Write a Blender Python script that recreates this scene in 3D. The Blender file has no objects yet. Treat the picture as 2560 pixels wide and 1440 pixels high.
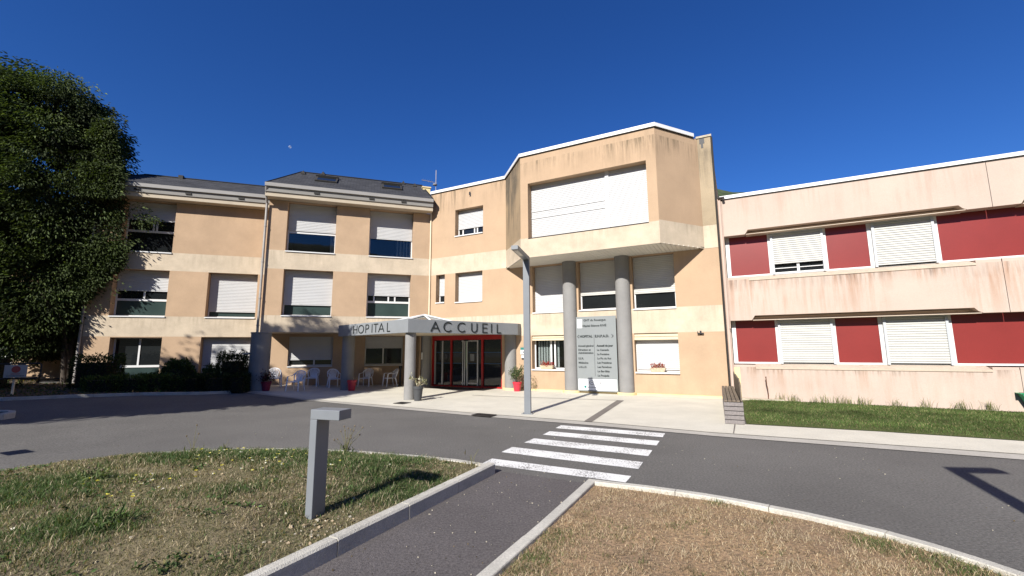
import bpy, bmesh, math, random
import numpy as np
from mathutils import Vector, Matrix
from mathutils.geometry import delaunay_2d_cdt

scene = bpy.context.scene
C = scene.collection
R = math.radians
rng = random.Random(7)
nrg = np.random.default_rng(11)

# ------------------------------------------------------------------ camera, sky, sun, exposure
cam_d = bpy.data.cameras.new('camera')
cam = bpy.data.objects.new('camera', cam_d)
C.objects.link(cam)
cam.location = (0, 0, 1.85)
pitch, roll = R(8.014), R(-0.366)
cp, sp = math.cos(pitch), math.sin(pitch)
r0, u0, f0 = Vector((1, 0, 0)), Vector((0, -sp, cp)), Vector((0, cp, sp))
cr, sr = math.cos(roll), math.sin(roll)
rr = cr * r0 + sr * u0
uu = -sr * r0 + cr * u0
cam.rotation_euler = Matrix((rr, uu, -f0)).transposed().to_euler()
cam_d.sensor_width = 36.0
cam_d.lens = 1080.88 / 2560 * 36.0
cam_d.clip_start = 0.05
cam_d.clip_end = 3000
scene.camera = cam

SUN_AZ, SUN_EL = 207.0, 33.0           # where the sun stands
world = bpy.data.worlds.new('World')
scene.world = world
world.use_nodes = True
wn = world.node_tree
wn.nodes.clear()
sky = wn.nodes.new('ShaderNodeTexSky')
sky.sky_type = 'NISHITA'
sky.sun_disc = False
sky.sun_elevation = R(SUN_EL)
sky.sun_rotation = R(SUN_AZ)
sky.altitude = 0
sky.air_density = 1.0
sky.dust_density = 0.0
sky.ozone_density = 10.0
bg = wn.nodes.new('ShaderNodeBackground')
bg.inputs['Strength'].default_value = 0.072
wo = wn.nodes.new('ShaderNodeOutputWorld')
hsv = wn.nodes.new('ShaderNodeHueSaturation')
hsv.inputs['Saturation'].default_value = 1.12
hsv.inputs['Hue'].default_value = 0.512
wn.links.new(sky.outputs[0], hsv.inputs['Color'])
wn.links.new(hsv.outputs[0], bg.inputs[0])
wn.links.new(bg.outputs[0], wo.inputs[0])

sun_d = bpy.data.lights.new('sun', 'SUN')
sun_d.energy = 5.0
sun_d.angle = R(0.53)
sun_d.color = (1.0, 0.962, 0.90)
sun = bpy.data.objects.new('sun', sun_d)
C.objects.link(sun)
travel = Vector((-math.sin(R(SUN_AZ)) * math.cos(R(SUN_EL)), -math.cos(R(SUN_AZ)) * math.cos(R(SUN_EL)), -math.sin(R(SUN_EL))))
sun.rotation_euler = travel.to_track_quat('-Z', 'Y').to_euler()
sun.location = (-20, -40, 40)

vs = scene.view_settings
vs.view_transform = 'Standard'
vs.look = 'None'
vs.gamma = 1.0
vs.use_curve_mapping = False
vs.exposure = 0.72

# ------------------------------------------------------------------ materials
def _n(nt, t, **kw):
    n = nt.nodes.new(t)
    for k, v in kw.items():
        setattr(n, k, v)
    return n

def mat(name, col, rough=0.85, var=0.12, scale=1.2, fine=0.0, fscale=60.0, bump=0.0, bscale=90.0,
        spec=0.3, metal=0.0, stains=(), streak=None, local=False, stretch=None, trans=0.0):
    """plaster / paint / concrete: base colour with cloudy variation, fine speckle, bump and dirt with a shape of its own"""
    m = bpy.data.materials.new(name)
    m.use_nodes = True
    nt = m.node_tree
    L = nt.links.new
    b = nt.nodes['Principled BSDF']
    b.inputs['Roughness'].default_value = rough
    b.inputs['Metallic'].default_value = metal
    b.inputs['Specular IOR Level'].default_value = spec
    if local:
        co = _n(nt, 'ShaderNodeTexCoord').outputs['Object']
    else:
        co = _n(nt, 'ShaderNodeNewGeometry').outputs['Position']
    if stretch:
        mp = _n(nt, 'ShaderNodeMapping')
        mp.inputs['Scale'].default_value = stretch
        L(co, mp.inputs['Vector'])
        cs = mp.outputs[0]
    else:
        cs = co
    no = _n(nt, 'ShaderNodeTexNoise')
    no.inputs['Scale'].default_value = scale
    no.inputs['Detail'].default_value = 6
    no.inputs['Roughness'].default_value = 0.62
    L(cs, no.inputs['Vector'])
    rp = _n(nt, 'ShaderNodeMapRange')
    rp.inputs[1].default_value = 0.3; rp.inputs[2].default_value = 0.7
    rp.inputs[3].default_value = 1 - var; rp.inputs[4].default_value = 1 + var
    L(no.outputs['Fac'], rp.inputs[0])
    fac = rp.outputs[0]
    if fine:
        n2 = _n(nt, 'ShaderNodeTexNoise')
        n2.inputs['Scale'].default_value = fscale
        n2.inputs['Detail'].default_value = 3
        L(cs, n2.inputs['Vector'])
        r2 = _n(nt, 'ShaderNodeMapRange')
        r2.inputs[1].default_value = 0.3; r2.inputs[2].default_value = 0.7
        r2.inputs[3].default_value = 1 - fine; r2.inputs[4].default_value = 1 + fine
        L(n2.outputs['Fac'], r2.inputs[0])
        mu = _n(nt, 'ShaderNodeMath', operation='MULTIPLY')
        L(fac, mu.inputs[0]); L(r2.outputs[0], mu.inputs[1])
        fac = mu.outputs[0]
    vm = _n(nt, 'ShaderNodeVectorMath', operation='SCALE')
    vm.inputs[0].default_value = col
    L(fac, vm.inputs['Scale'])
    cur = vm.outputs[0]
    for st in stains:       # run-off stains: (z_top, length, colour, strength, horizontal scale[, lowest noise value])
        zt, ln, sc_, stg, hs = st[:5]
        lo = st[5] if len(st) > 5 else 0.48
        mp = _n(nt, 'ShaderNodeMapping')
        mp.inputs['Scale'].default_value = (hs, hs, hs * 0.07)
        L(co, mp.inputs['Vector'])
        ns = _n(nt, 'ShaderNodeTexNoise')
        ns.inputs['Scale'].default_value = 1.0
        ns.inputs['Detail'].default_value = 7
        ns.inputs['Roughness'].default_value = 0.66
        L(mp.outputs[0], ns.inputs['Vector'])
        big = _n(nt, 'ShaderNodeTexNoise')
        big.inputs['Scale'].default_value = 0.55
        big.inputs['Detail'].default_value = 3
        L(co, big.inputs['Vector'])
        r3 = _n(nt, 'ShaderNodeMapRange')
        r3.inputs[1].default_value = lo; r3.inputs[2].default_value = lo + 0.2
        L(ns.outputs['Fac'], r3.inputs[0])
        r5 = _n(nt, 'ShaderNodeMapRange')
        r5.inputs[1].default_value = 0.36; r5.inputs[2].default_value = 0.54
        L(big.outputs['Fac'], r5.inputs[0])
        sx = _n(nt, 'ShaderNodeSeparateXYZ')
        L(co, sx.inputs[0])
        r4 = _n(nt, 'ShaderNodeMapRange')
        r4.inputs[1].default_value = zt - ln; r4.inputs[2].default_value = zt
        r4.inputs[3].default_value = 0; r4.inputs[4].default_value = 1
        L(sx.outputs['Z'], r4.inputs[0])
        lt = _n(nt, 'ShaderNodeMath', operation='LESS_THAN')
        L(sx.outputs['Z'], lt.inputs[0]); lt.inputs[1].default_value = zt + 0.02
        a = _n(nt, 'ShaderNodeMath', operation='MULTIPLY'); L(r3.outputs[0], a.inputs[0]); L(r4.outputs[0], a.inputs[1])
        a2 = _n(nt, 'ShaderNodeMath', operation='MULTIPLY'); L(a.outputs[0], a2.inputs[0]); L(r5.outputs[0], a2.inputs[1])
        a3 = _n(nt, 'ShaderNodeMath', operation='MULTIPLY'); L(a2.outputs[0], a3.inputs[0]); L(lt.outputs[0], a3.inputs[1])
        a4 = _n(nt, 'ShaderNodeMath', operation='MULTIPLY'); L(a3.outputs[0], a4.inputs[0]); a4.inputs[1].default_value = stg
        mx = _n(nt, 'ShaderNodeMix', data_type='RGBA')
        L(a4.outputs[0], mx.inputs[0]); L(cur, mx.inputs[6]); mx.inputs[7].default_value = (*sc_, 1)
        cur = mx.outputs[2]
    L(cur, b.inputs['Base Color'])
    if bump:
        nb = _n(nt, 'ShaderNodeTexNoise')
        nb.inputs['Scale'].default_value = bscale
        nb.inputs['Detail'].default_value = 4
        L(cs, nb.inputs['Vector'])
        bp = _n(nt, 'ShaderNodeBump')
        bp.inputs['Strength'].default_value = bump
        bp.inputs['Distance'].default_value = 0.02
        L(nb.outputs['Fac'], bp.inputs['Height'])
        L(bp.outputs[0], b.inputs['Normal'])
    return m

M = {}
OR = (0.42, 0.298, 0.196)
CR = (0.49, 0.41, 0.308)
dark_stain = (0.17, 0.13, 0.085)
M['orange'] = mat('orange_plaster', OR, 0.92, 0.10, 0.9, 0.06, 45, 0.4, 120, 0.1, stains=((8.9, 1.2, dark_stain, 0.22, 7, 0.47), (0.9, 0.9, dark_stain, 0.25, 6, 0.45)))
M['orange_side'] = mat('orange_plaster_entrance', OR, 0.92, 0.07, 0.9, 0.05, 45, 0.35, 120, 0.1,
                       stains=((10.0, 1.6, dark_stain, 0.85, 9, 0.45), (7.6, 1.2, dark_stain, 0.12, 7, 0.5), (5.6, 1.5, dark_stain, 0.15, 7, 0.5)))
M['orange_bay'] = mat('orange_plaster_bay', OR, 0.92, 0.07, 0.9, 0.05, 45, 0.35, 120, 0.1,
                      stains=((9.75, 1.0, dark_stain, 0.95, 11, 0.44), (10.0, 3.6, dark_stain, 0.18, 6, 0.45)))
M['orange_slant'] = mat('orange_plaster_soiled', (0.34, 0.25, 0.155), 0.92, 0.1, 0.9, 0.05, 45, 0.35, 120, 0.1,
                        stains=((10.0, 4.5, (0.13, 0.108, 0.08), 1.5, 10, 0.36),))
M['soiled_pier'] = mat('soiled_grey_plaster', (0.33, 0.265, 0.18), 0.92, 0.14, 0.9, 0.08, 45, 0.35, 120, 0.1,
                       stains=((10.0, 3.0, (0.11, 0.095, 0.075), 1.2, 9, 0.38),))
M['cream'] = mat('cream_plaster', CR, 0.92, 0.13, 1.6, 0.06, 45, 0.35, 120, 0.1, stains=((6.5, 0.8, dark_stain, 0.3, 8, 0.46), (3.44, 0.8, dark_stain, 0.3, 8, 0.46)))
M['plinth'] = mat('yellow_plinth', (0.66, 0.53, 0.28), 0.85, 0.1, 2, 0.05, 40, 0.2)
PK = (0.465, 0.375, 0.312)
rust = (0.34, 0.19, 0.115)
M['pink_top'] = mat('pink_concrete_top', PK, 0.9, 0.06, 0.5, 0.05, 40, 0.2, 90, 0.1, stains=((7.4, 1.6, (0.36, 0.25, 0.19), 0.6, 5, 0.47),))
M['pink_mid'] = mat('pink_concrete_middle', PK, 0.9, 0.06, 0.5, 0.05, 40, 0.2, 90, 0.1,
                    stains=((4.34, 1.9, rust, 0.85, 6.5, 0.42), (4.32, 0.5, (0.10, 0.07, 0.055), 0.95, 10, 0.44)))
M['pink_low'] = mat('pink_concrete_base', PK, 0.9, 0.07, 0.6, 0.05, 40, 0.2, 90, 0.1,
                    stains=((1.18, 1.4, rust, 0.55, 5, 0.44), (1.15, 0.25, (0.12, 0.09, 0.07), 0.85, 10, 0.46)))
M['pink_pale'] = mat('pale_sill_concrete', (0.50, 0.41, 0.32), 0.9, 0.08, 1.5, 0.08, 40, 0.2,
                     stains=((4.36, 0.14, (0.2, 0.14, 0.1), 0.5, 8, 0.46), (1.25, 0.14, (0.2, 0.14, 0.1), 0.5, 8, 0.46)))
M['pink_side'] = mat('pink_pilaster', (0.47, 0.36, 0.295), 0.9, 0.07, 1)
M['coping'] = mat('white_metal_coping', (0.68, 0.68, 0.67), 0.45, 0.06, 2, 0.05, 30, spec=0.4)
M['darktrim'] = mat('shadow_strip_and_dark_trim', (0.03, 0.027, 0.025), 0.8, 0.1)  # near black: shadow painted under the copings, also dark pipes and a sill
M['white'] = mat('white_paint', (0.60, 0.60, 0.59), 0.45, 0.04, 2, spec=0.4)
M['shutter'] = mat('white_shutter', (0.48, 0.48, 0.475), 0.5, 0.04, 1.5, spec=0.35)
M['shutter2'] = mat('cream_grey_shutter', (0.46, 0.455, 0.425), 0.5, 0.05, 1.5, spec=0.35)
M['guide'] = mat('grey_shutter_guide', (0.42, 0.44, 0.45), 0.4, 0.06, 2, spec=0.5)
M['pale_guide'] = mat('weathered_white_frame', (0.62, 0.62, 0.6), 0.5, 0.1, 4)
M['box'] = mat('beige_shutter_box', (0.56, 0.48, 0.33), 0.7, 0.06, 2)
M['redpanel'] = mat('dark_red_panel', (0.19, 0.022, 0.019), 0.33, 0.07, 0.8, 0.04, 30, spec=0.45)
M['redframe'] = mat('red_door_frame', (0.33, 0.012, 0.012), 0.35, 0.06, 2, spec=0.5)
M['silver'] = mat('silver_frame', (0.5, 0.5, 0.5), 0.35, 0.05, 3, metal=0.6)
M['soffit'] = mat('beige_soffit', (0.48, 0.41, 0.31), 0.8, 0.06, 2)
M['soffit_white'] = mat('white_soffit_board', (0.66, 0.64, 0.58), 0.6, 0.05, 2)
M['fascia'] = mat('grey_fascia', (0.26, 0.25, 0.23), 0.7, 0.13, 3, stretch=(0.5, 0.5, 6), fine=0.08)
M['gutter'] = mat('pale_gutter', (0.30, 0.29, 0.275), 0.6, 0.1, 3, stretch=(0.6, 0.6, 5))
M['canopy'] = mat('grey_canopy_paint', (0.215, 0.227, 0.235), 0.6, 0.06, 1.5, 0.04, 50, 0.15, 80)
M['column'] = mat('grey_render_column', (0.225, 0.22, 0.212), 0.85, 0.08, 2, 0.08, 70, 0.5, 110)
M['letter'] = mat('black_lettering', (0.02, 0.025, 0.025), 0.5, 0.05)
M['lamp'] = mat('grey_lamp_paint', (0.165, 0.177, 0.19), 0.42, 0.05, 4, spec=0.45)
M['lampglass'] = mat('lamp_lens', (0.5, 0.5, 0.48), 0.25, 0.03)
M['pipe'] = mat('grey_zinc_pipe', (0.30, 0.28, 0.26), 0.5, 0.15, 3, metal=0.2)
M['paledown'] = mat('cream_downpipe', (0.68, 0.58, 0.42), 0.6, 0.06, 3)
M['dark'] = mat('dark_interior', (0.012, 0.012, 0.011), 0.9, 0.1)
M['black'] = mat('black_plastic', (0.018, 0.018, 0.02), 0.5, 0.1)
M['blind'] = mat('pale_vertical_blind', (0.68, 0.68, 0.66), 0.8, 0.05, 6)
M['asphalt'] = mat('asphalt', (0.132, 0.125, 0.115), 0.9, 0.18, 0.3, 0.30, 36, 0.6, 120, 0.25)
M['path'] = mat('path_asphalt', (0.112, 0.100, 0.097), 0.9, 0.14, 0.6, 0.30, 42, 0.6, 140, 0.25)
M['paint'] = None
M['pave'] = mat('cream_concrete_paving', (0.56, 0.525, 0.44), 0.9, 0.09, 0.9, 0.10, 40, 0.3, 120, 0.15, stretch=(1, 1, 1))
M['gutterstrip'] = mat('grey_concrete_kerb_strip', (0.39, 0.365, 0.32), 0.9, 0.12, 1.4, 0.12, 40, 0.3)
M['stripdark'] = mat('dark_joint_strip', (0.17, 0.15, 0.13), 0.9, 0.15, 2, 0.15, 40)
M['kerb'] = mat('kerb_concrete', (0.47, 0.445, 0.385), 0.9, 0.16, 3, 0.14, 60, 0.5, 90)
M['iron'] = mat('iron_grate', (0.05, 0.045, 0.042), 0.6, 0.15, 10, metal=0.3)
M['soil'] = mat('bed_soil', (0.085, 0.062, 0.042), 0.95, 0.35, 3, 0.3, 30, 0.8, 40)
M['plastic'] = mat('white_plastic_chair', (0.80, 0.80, 0.81), 0.4, 0.03, 4, spec=0.45, local=True)
M['redpot'] = mat('red_plastic_pot', (0.52, 0.03, 0.05), 0.4, 0.05, 4, spec=0.5)
M['plumpot'] = mat('dark_plum_pot', (0.20, 0.018, 0.045), 0.45, 0.05, 4)
M['greypot'] = mat('charcoal_pot', (0.06, 0.062, 0.065), 0.6, 0.06, 4)
M['potsoil'] = mat('potting_soil', (0.05, 0.035, 0.025), 0.95, 0.3, 20)
M['terracotta'] = mat('pale_stone_trough', (0.50, 0.40, 0.28), 0.85, 0.15, 9)
M['bark'] = mat('bark', (0.062, 0.05, 0.04), 0.95, 0.3, 6, 0.2, 25, 0.9, 25)
M['wood'] = mat('weathered_grey_wood', (0.20, 0.18, 0.172), 0.85, 0.22, 5, 0.18, 30, 0.4, 60, local=True, stretch=(6, 1, 6))
M['woodtop'] = mat('weathered_brown_wood', (0.17, 0.135, 0.10), 0.85, 0.25, 5, 0.18, 30, 0.4, 60, local=True, stretch=(6, 1, 6))
M['rust'] = mat('rusty_rod', (0.12, 0.05, 0.025), 0.85, 0.3, 30)
M['stone'] = mat('broken_slab', (0.42, 0.37, 0.28), 0.9, 0.2, 6, 0.15, 40, 0.6)
M['green'] = mat('green_plastic', (0.035, 0.34, 0.16), 0.45, 0.05)
M['palegreen'] = mat('pale_green_sticker', (0.35, 0.6, 0.42), 0.5, 0.05)
M['signgrey'] = mat('grey_sign_panel', (0.205, 0.22, 0.22), 0.45, 0.04, 1.5, spec=0.4)
M['signwhite'] = mat('white_sign', (0.76, 0.77, 0.76), 0.5, 0.02)
M['boardwhite'] = mat('shade_dimmed_board', (0.40, 0.385, 0.37), 0.6, 0.08, 4)  # white dimmed in the colour because the board stands in shade
M['signblue'] = mat('navy_sign', (0.025, 0.04, 0.13), 0.45, 0.04)
M['signred'] = mat('faded_red_print', (0.36, 0.07, 0.06), 0.6, 0.06)
M['teal'] = mat('dark_teal_print', (0.02, 0.17, 0.16), 0.5, 0.05)
M['greyprint'] = mat('grey_print', (0.16, 0.17, 0.18), 0.6, 0.03)
M['bluetape'] = mat('blue_glass_strip', (0.03, 0.075, 0.16), 0.5, 0.03)
M['hill'] = mat('wooded_hill', (0.04, 0.055, 0.022), 0.95, 0.4, 0.05, 0.4, 0.4)
M['vent'] = mat('dark_vent', (0.035, 0.033, 0.03), 0.8, 0.1)

def paint_mat():
    m = mat('worn_road_paint', (0.70, 0.69, 0.66), 0.8, 0.06, 2, 0.08, 60)
    nt = m.node_tree; L = nt.links.new
    b = nt.nodes['Principled BSDF']
    src = b.inputs['Base Color'].links[0].from_socket
    co = _n(nt, 'ShaderNodeNewGeometry').outputs['Position']
    a = _n(nt, 'ShaderNodeTexNoise'); a.inputs['Scale'].default_value = 38; a.inputs['Detail'].default_value = 4
    w = _n(nt, 'ShaderNodeTexNoise'); w.inputs['Scale'].default_value = 2.2; w.inputs['Detail'].default_value = 3
    L(co, a.inputs['Vector']); L(co, w.inputs['Vector'])
    ad = _n(nt, 'ShaderNodeMath', operation='MULTIPLY_ADD'); L(w.outputs['Fac'], ad.inputs[0]); ad.inputs[1].default_value = 0.55; L(a.outputs['Fac'], ad.inputs[2])
    r = _n(nt, 'ShaderNodeMapRange'); r.inputs[1].default_value = 0.80; r.inputs[2].default_value = 0.96
    L(ad.outputs[0], r.inputs[0])
    mx = _n(nt, 'ShaderNodeMix', data_type='RGBA')
    L(r.outputs[0], mx.inputs[0]); L(src, mx.inputs[6]); mx.inputs[7].default_value = (0.16, 0.145, 0.13, 1)
    L(mx.outputs[2], b.inputs['Base Color'])
    return m
M['paint'] = paint_mat()

def glass_mat(name, col, rough=0.03, spec=0.5):
    m = bpy.data.materials.new(name); m.use_nodes = True
    b = m.node_tree.nodes['Principled BSDF']
    nt = m.node_tree; L = nt.links.new
    co = _n(nt, 'ShaderNodeNewGeometry').outputs['Position']
    no = _n(nt, 'ShaderNodeTexNoise'); no.inputs['Scale'].default_value = 0.9; no.inputs['Detail'].default_value = 3
    L(co, no.inputs['Vector'])
    vm = _n(nt, 'ShaderNodeVectorMath', operation='SCALE'); vm.inputs[0].default_value = col
    r = _n(nt, 'ShaderNodeMapRange'); r.inputs[3].default_value = 0.6; r.inputs[4].default_value = 1.4
    L(no.outputs['Fac'], r.inputs[0]); L(r.outputs[0], vm.inputs['Scale']); L(vm.outputs[0], b.inputs['Base Color'])
    bp = _n(nt, 'ShaderNodeBump'); bp.inputs['Strength'].default_value = 0.05; bp.inputs['Distance'].default_value = 0.05
    L(no.outputs['Fac'], bp.inputs['Height']); L(bp.outputs[0], b.inputs['Normal'])
    b.inputs['Roughness'].default_value = rough
    b.inputs['Specular IOR Level'].default_value = spec
    return m
M['glass'] = glass_mat('dark_window_glass', (0.012, 0.014, 0.015))
M['glassteal'] = glass_mat('teal_opaque_glass', (0.036, 0.056, 0.053), 0.1, 0.5)

def clear_glass():
    m = bpy.data.materials.new('clear_window_glass'); m.use_nodes = True
    nt = m.node_tree; nt.nodes.clear(); L = nt.links.new
    o = _n(nt, 'ShaderNodeOutputMaterial')
    g = _n(nt, 'ShaderNodeBsdfGlossy'); g.inputs['Roughness'].default_value = 0.02
    t = _n(nt, 'ShaderNodeBsdfTransparent'); t.inputs[0].default_value = (0.76, 0.79, 0.79, 1)
    f = _n(nt, 'ShaderNodeFresnel'); f.inputs[0].default_value = 1.6
    mx = _n(nt, 'ShaderNodeMixShader')
    L(f.outputs[0], mx.inputs[0]); L(t.outputs[0], mx.inputs[1]); L(g.outputs[0], mx.inputs[2]); L(mx.outputs[0], o.inputs[0])
    return m
M['clear'] = clear_glass()

def slate_mat():
    m = bpy.data.materials.new('slate_roofing'); m.use_nodes = True
    nt = m.node_tree; L = nt.links.new
    b = nt.nodes['Principled BSDF']
    uv = _n(nt, 'ShaderNodeTexCoord').outputs['UV']
    br = _n(nt, 'ShaderNodeTexBrick')
    br.inputs['Scale'].default_value = 1.0
    br.inputs['Brick Width'].default_value = 0.3
    br.inputs['Row Height'].default_value = 0.13
    br.inputs['Mortar Size'].default_value = 0.006
    br.inputs['Color1'].default_value = (0.055, 0.055, 0.058, 1)
    br.inputs['Color2'].default_value = (0.035, 0.035, 0.037, 1)
    br.inputs['Mortar'].default_value = (0.012, 0.012, 0.012, 1)
    L(uv, br.inputs['Vector'])
    no = _n(nt, 'ShaderNodeTexNoise'); no.inputs['Scale'].default_value = 1.2; no.inputs['Detail'].default_value = 5
    mp = _n(nt, 'ShaderNodeMapping'); mp.inputs['Scale'].default_value = (0.6, 3, 1); L(uv, mp.inputs[0]); L(mp.outputs[0], no.inputs['Vector'])
    r = _n(nt, 'ShaderNodeMapRange'); r.inputs[3].default_value = 0.55; r.inputs[4].default_value = 1.5; L(no.outputs['Fac'], r.inputs[0])
    vm = _n(nt, 'ShaderNodeVectorMath', operation='SCALE'); L(br.outputs['Color'], vm.inputs[0]); L(r.outputs[0], vm.inputs['Scale'])
    L(vm.outputs[0], b.inputs['Base Color'])
    b.inputs['Roughness'].default_value = 0.7
    b.inputs['Specular IOR Level'].default_value = 0.25
    bp = _n(nt, 'ShaderNodeBump'); bp.inputs['Strength'].default_value = 0.6; bp.inputs['Distance'].default_value = 0.01
    L(br.outputs['Fac'], bp.inputs['Height']); bp.invert = True; L(bp.outputs[0], b.inputs['Normal'])
    return m
M['slate'] = slate_mat()

def leaf_mat(name, rough=0.5, transl=0.25, spec=0.3):
    """leaf colour varies leaf by leaf (colour attribute 'Col'), with some light passing through"""
    m = bpy.data.materials.new(name); m.use_nodes = True
    nt = m.node_tree; L = nt.links.new
    b = nt.nodes['Principled BSDF']
    at = _n(nt, 'ShaderNodeVertexColor'); at.layer_name = 'Col'
    L(at.outputs[0], b.inputs['Base Color'])
    b.inputs['Roughness'].default_value = rough
    b.inputs['Specular IOR Level'].default_value = spec
    o = nt.nodes['Material Output']
    tr = _n(nt, 'ShaderNodeBsdfTranslucent')
    mx = _n(nt, 'ShaderNodeMixShader'); mx.inputs[0].default_value = transl
    vm = _n(nt, 'ShaderNodeVectorMath', operation='MULTIPLY'); L(at.outputs[0], vm.inputs[0]); vm.inputs[1].default_value = (1.5, 1.6, 0.6)
    L(vm.outputs[0], tr.inputs[0])
    L(b.outputs[0], mx.inputs[1]); L(tr.outputs[0], mx.inputs[2]); L(mx.outputs[0], o.inputs[0])
    return m
M['leaf'] = leaf_mat('leaves', 0.6, 0.24, 0.14)
M['blade'] = leaf_mat('grass_blades', 0.7, 0.25, 0.15)

def turf_mat(name, a, b_, c, sc=1.5):
    m = bpy.data.materials.new(name); m.use_nodes = True
    nt = m.node_tree; L = nt.links.new
    b = nt.nodes['Principled BSDF']
    co = _n(nt, 'ShaderNodeNewGeometry').outputs['Position']
    n1 = _n(nt, 'ShaderNodeTexNoise'); n1.inputs['Scale'].default_value = sc; n1.inputs['Detail'].default_value = 6; n1.inputs['Roughness'].default_value = 0.65
    n2 = _n(nt, 'ShaderNodeTexNoise'); n2.inputs['Scale'].default_value = 28; n2.inputs['Detail'].default_value = 5; n2.inputs['Roughness'].default_value = 0.7
    L(co, n1.inputs['Vector']); L(co, n2.inputs['Vector'])
    r1 = _n(nt, 'ShaderNodeMapRange'); r1.inputs[1].default_value = 0.4; r1.inputs[2].default_value = 0.6; L(n1.outputs['Fac'], r1.inputs[0])
    r2 = _n(nt, 'ShaderNodeMapRange'); r2.inputs[1].default_value = 0.42; r2.inputs[2].default_value = 0.62; L(n2.outputs['Fac'], r2.inputs[0])
    m1 = _n(nt, 'ShaderNodeMix', data_type='RGBA'); L(r1.outputs[0], m1.inputs[0]); m1.inputs[6].default_value = (*a, 1); m1.inputs[7].default_value = (*b_, 1)
    m2 = _n(nt, 'ShaderNodeMix', data_type='RGBA'); L(r2.outputs[0], m2.inputs[0]); L(m1.outputs[2], m2.inputs[6]); m2.inputs[7].default_value = (*c, 1)
    L(m2.outputs[2], b.inputs['Base Color'])
    b.inputs['Roughness'].default_value = 0.95; b.inputs['Specular IOR Level'].default_value = 0.1
    bp = _n(nt, 'ShaderNodeBump'); bp.inputs['Strength'].default_value = 0.9; bp.inputs['Distance'].default_value = 0.03
    L(n2.outputs['Fac'], bp.inputs['Height']); L(bp.outputs[0], b.inputs['Normal'])
    return m
M['turf_mixed'] = turf_mat('mixed_turf', (0.17, 0.135, 0.08), (0.115, 0.112, 0.05), (0.22, 0.18, 0.11))
M['turf_dry'] = turf_mat('dry_turf', (0.36, 0.245, 0.15), (0.41, 0.27, 0.155), (0.20, 0.145, 0.092))
M['turf_green'] = turf_mat('green_turf', (0.06, 0.085, 0.025), (0.07, 0.10, 0.03), (0.11, 0.10, 0.045))
M['far_ground'] = turf_mat('far_meadow', (0.10, 0.11, 0.045), (0.12, 0.11, 0.055), (0.09, 0.1, 0.04), 0.2)

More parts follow.
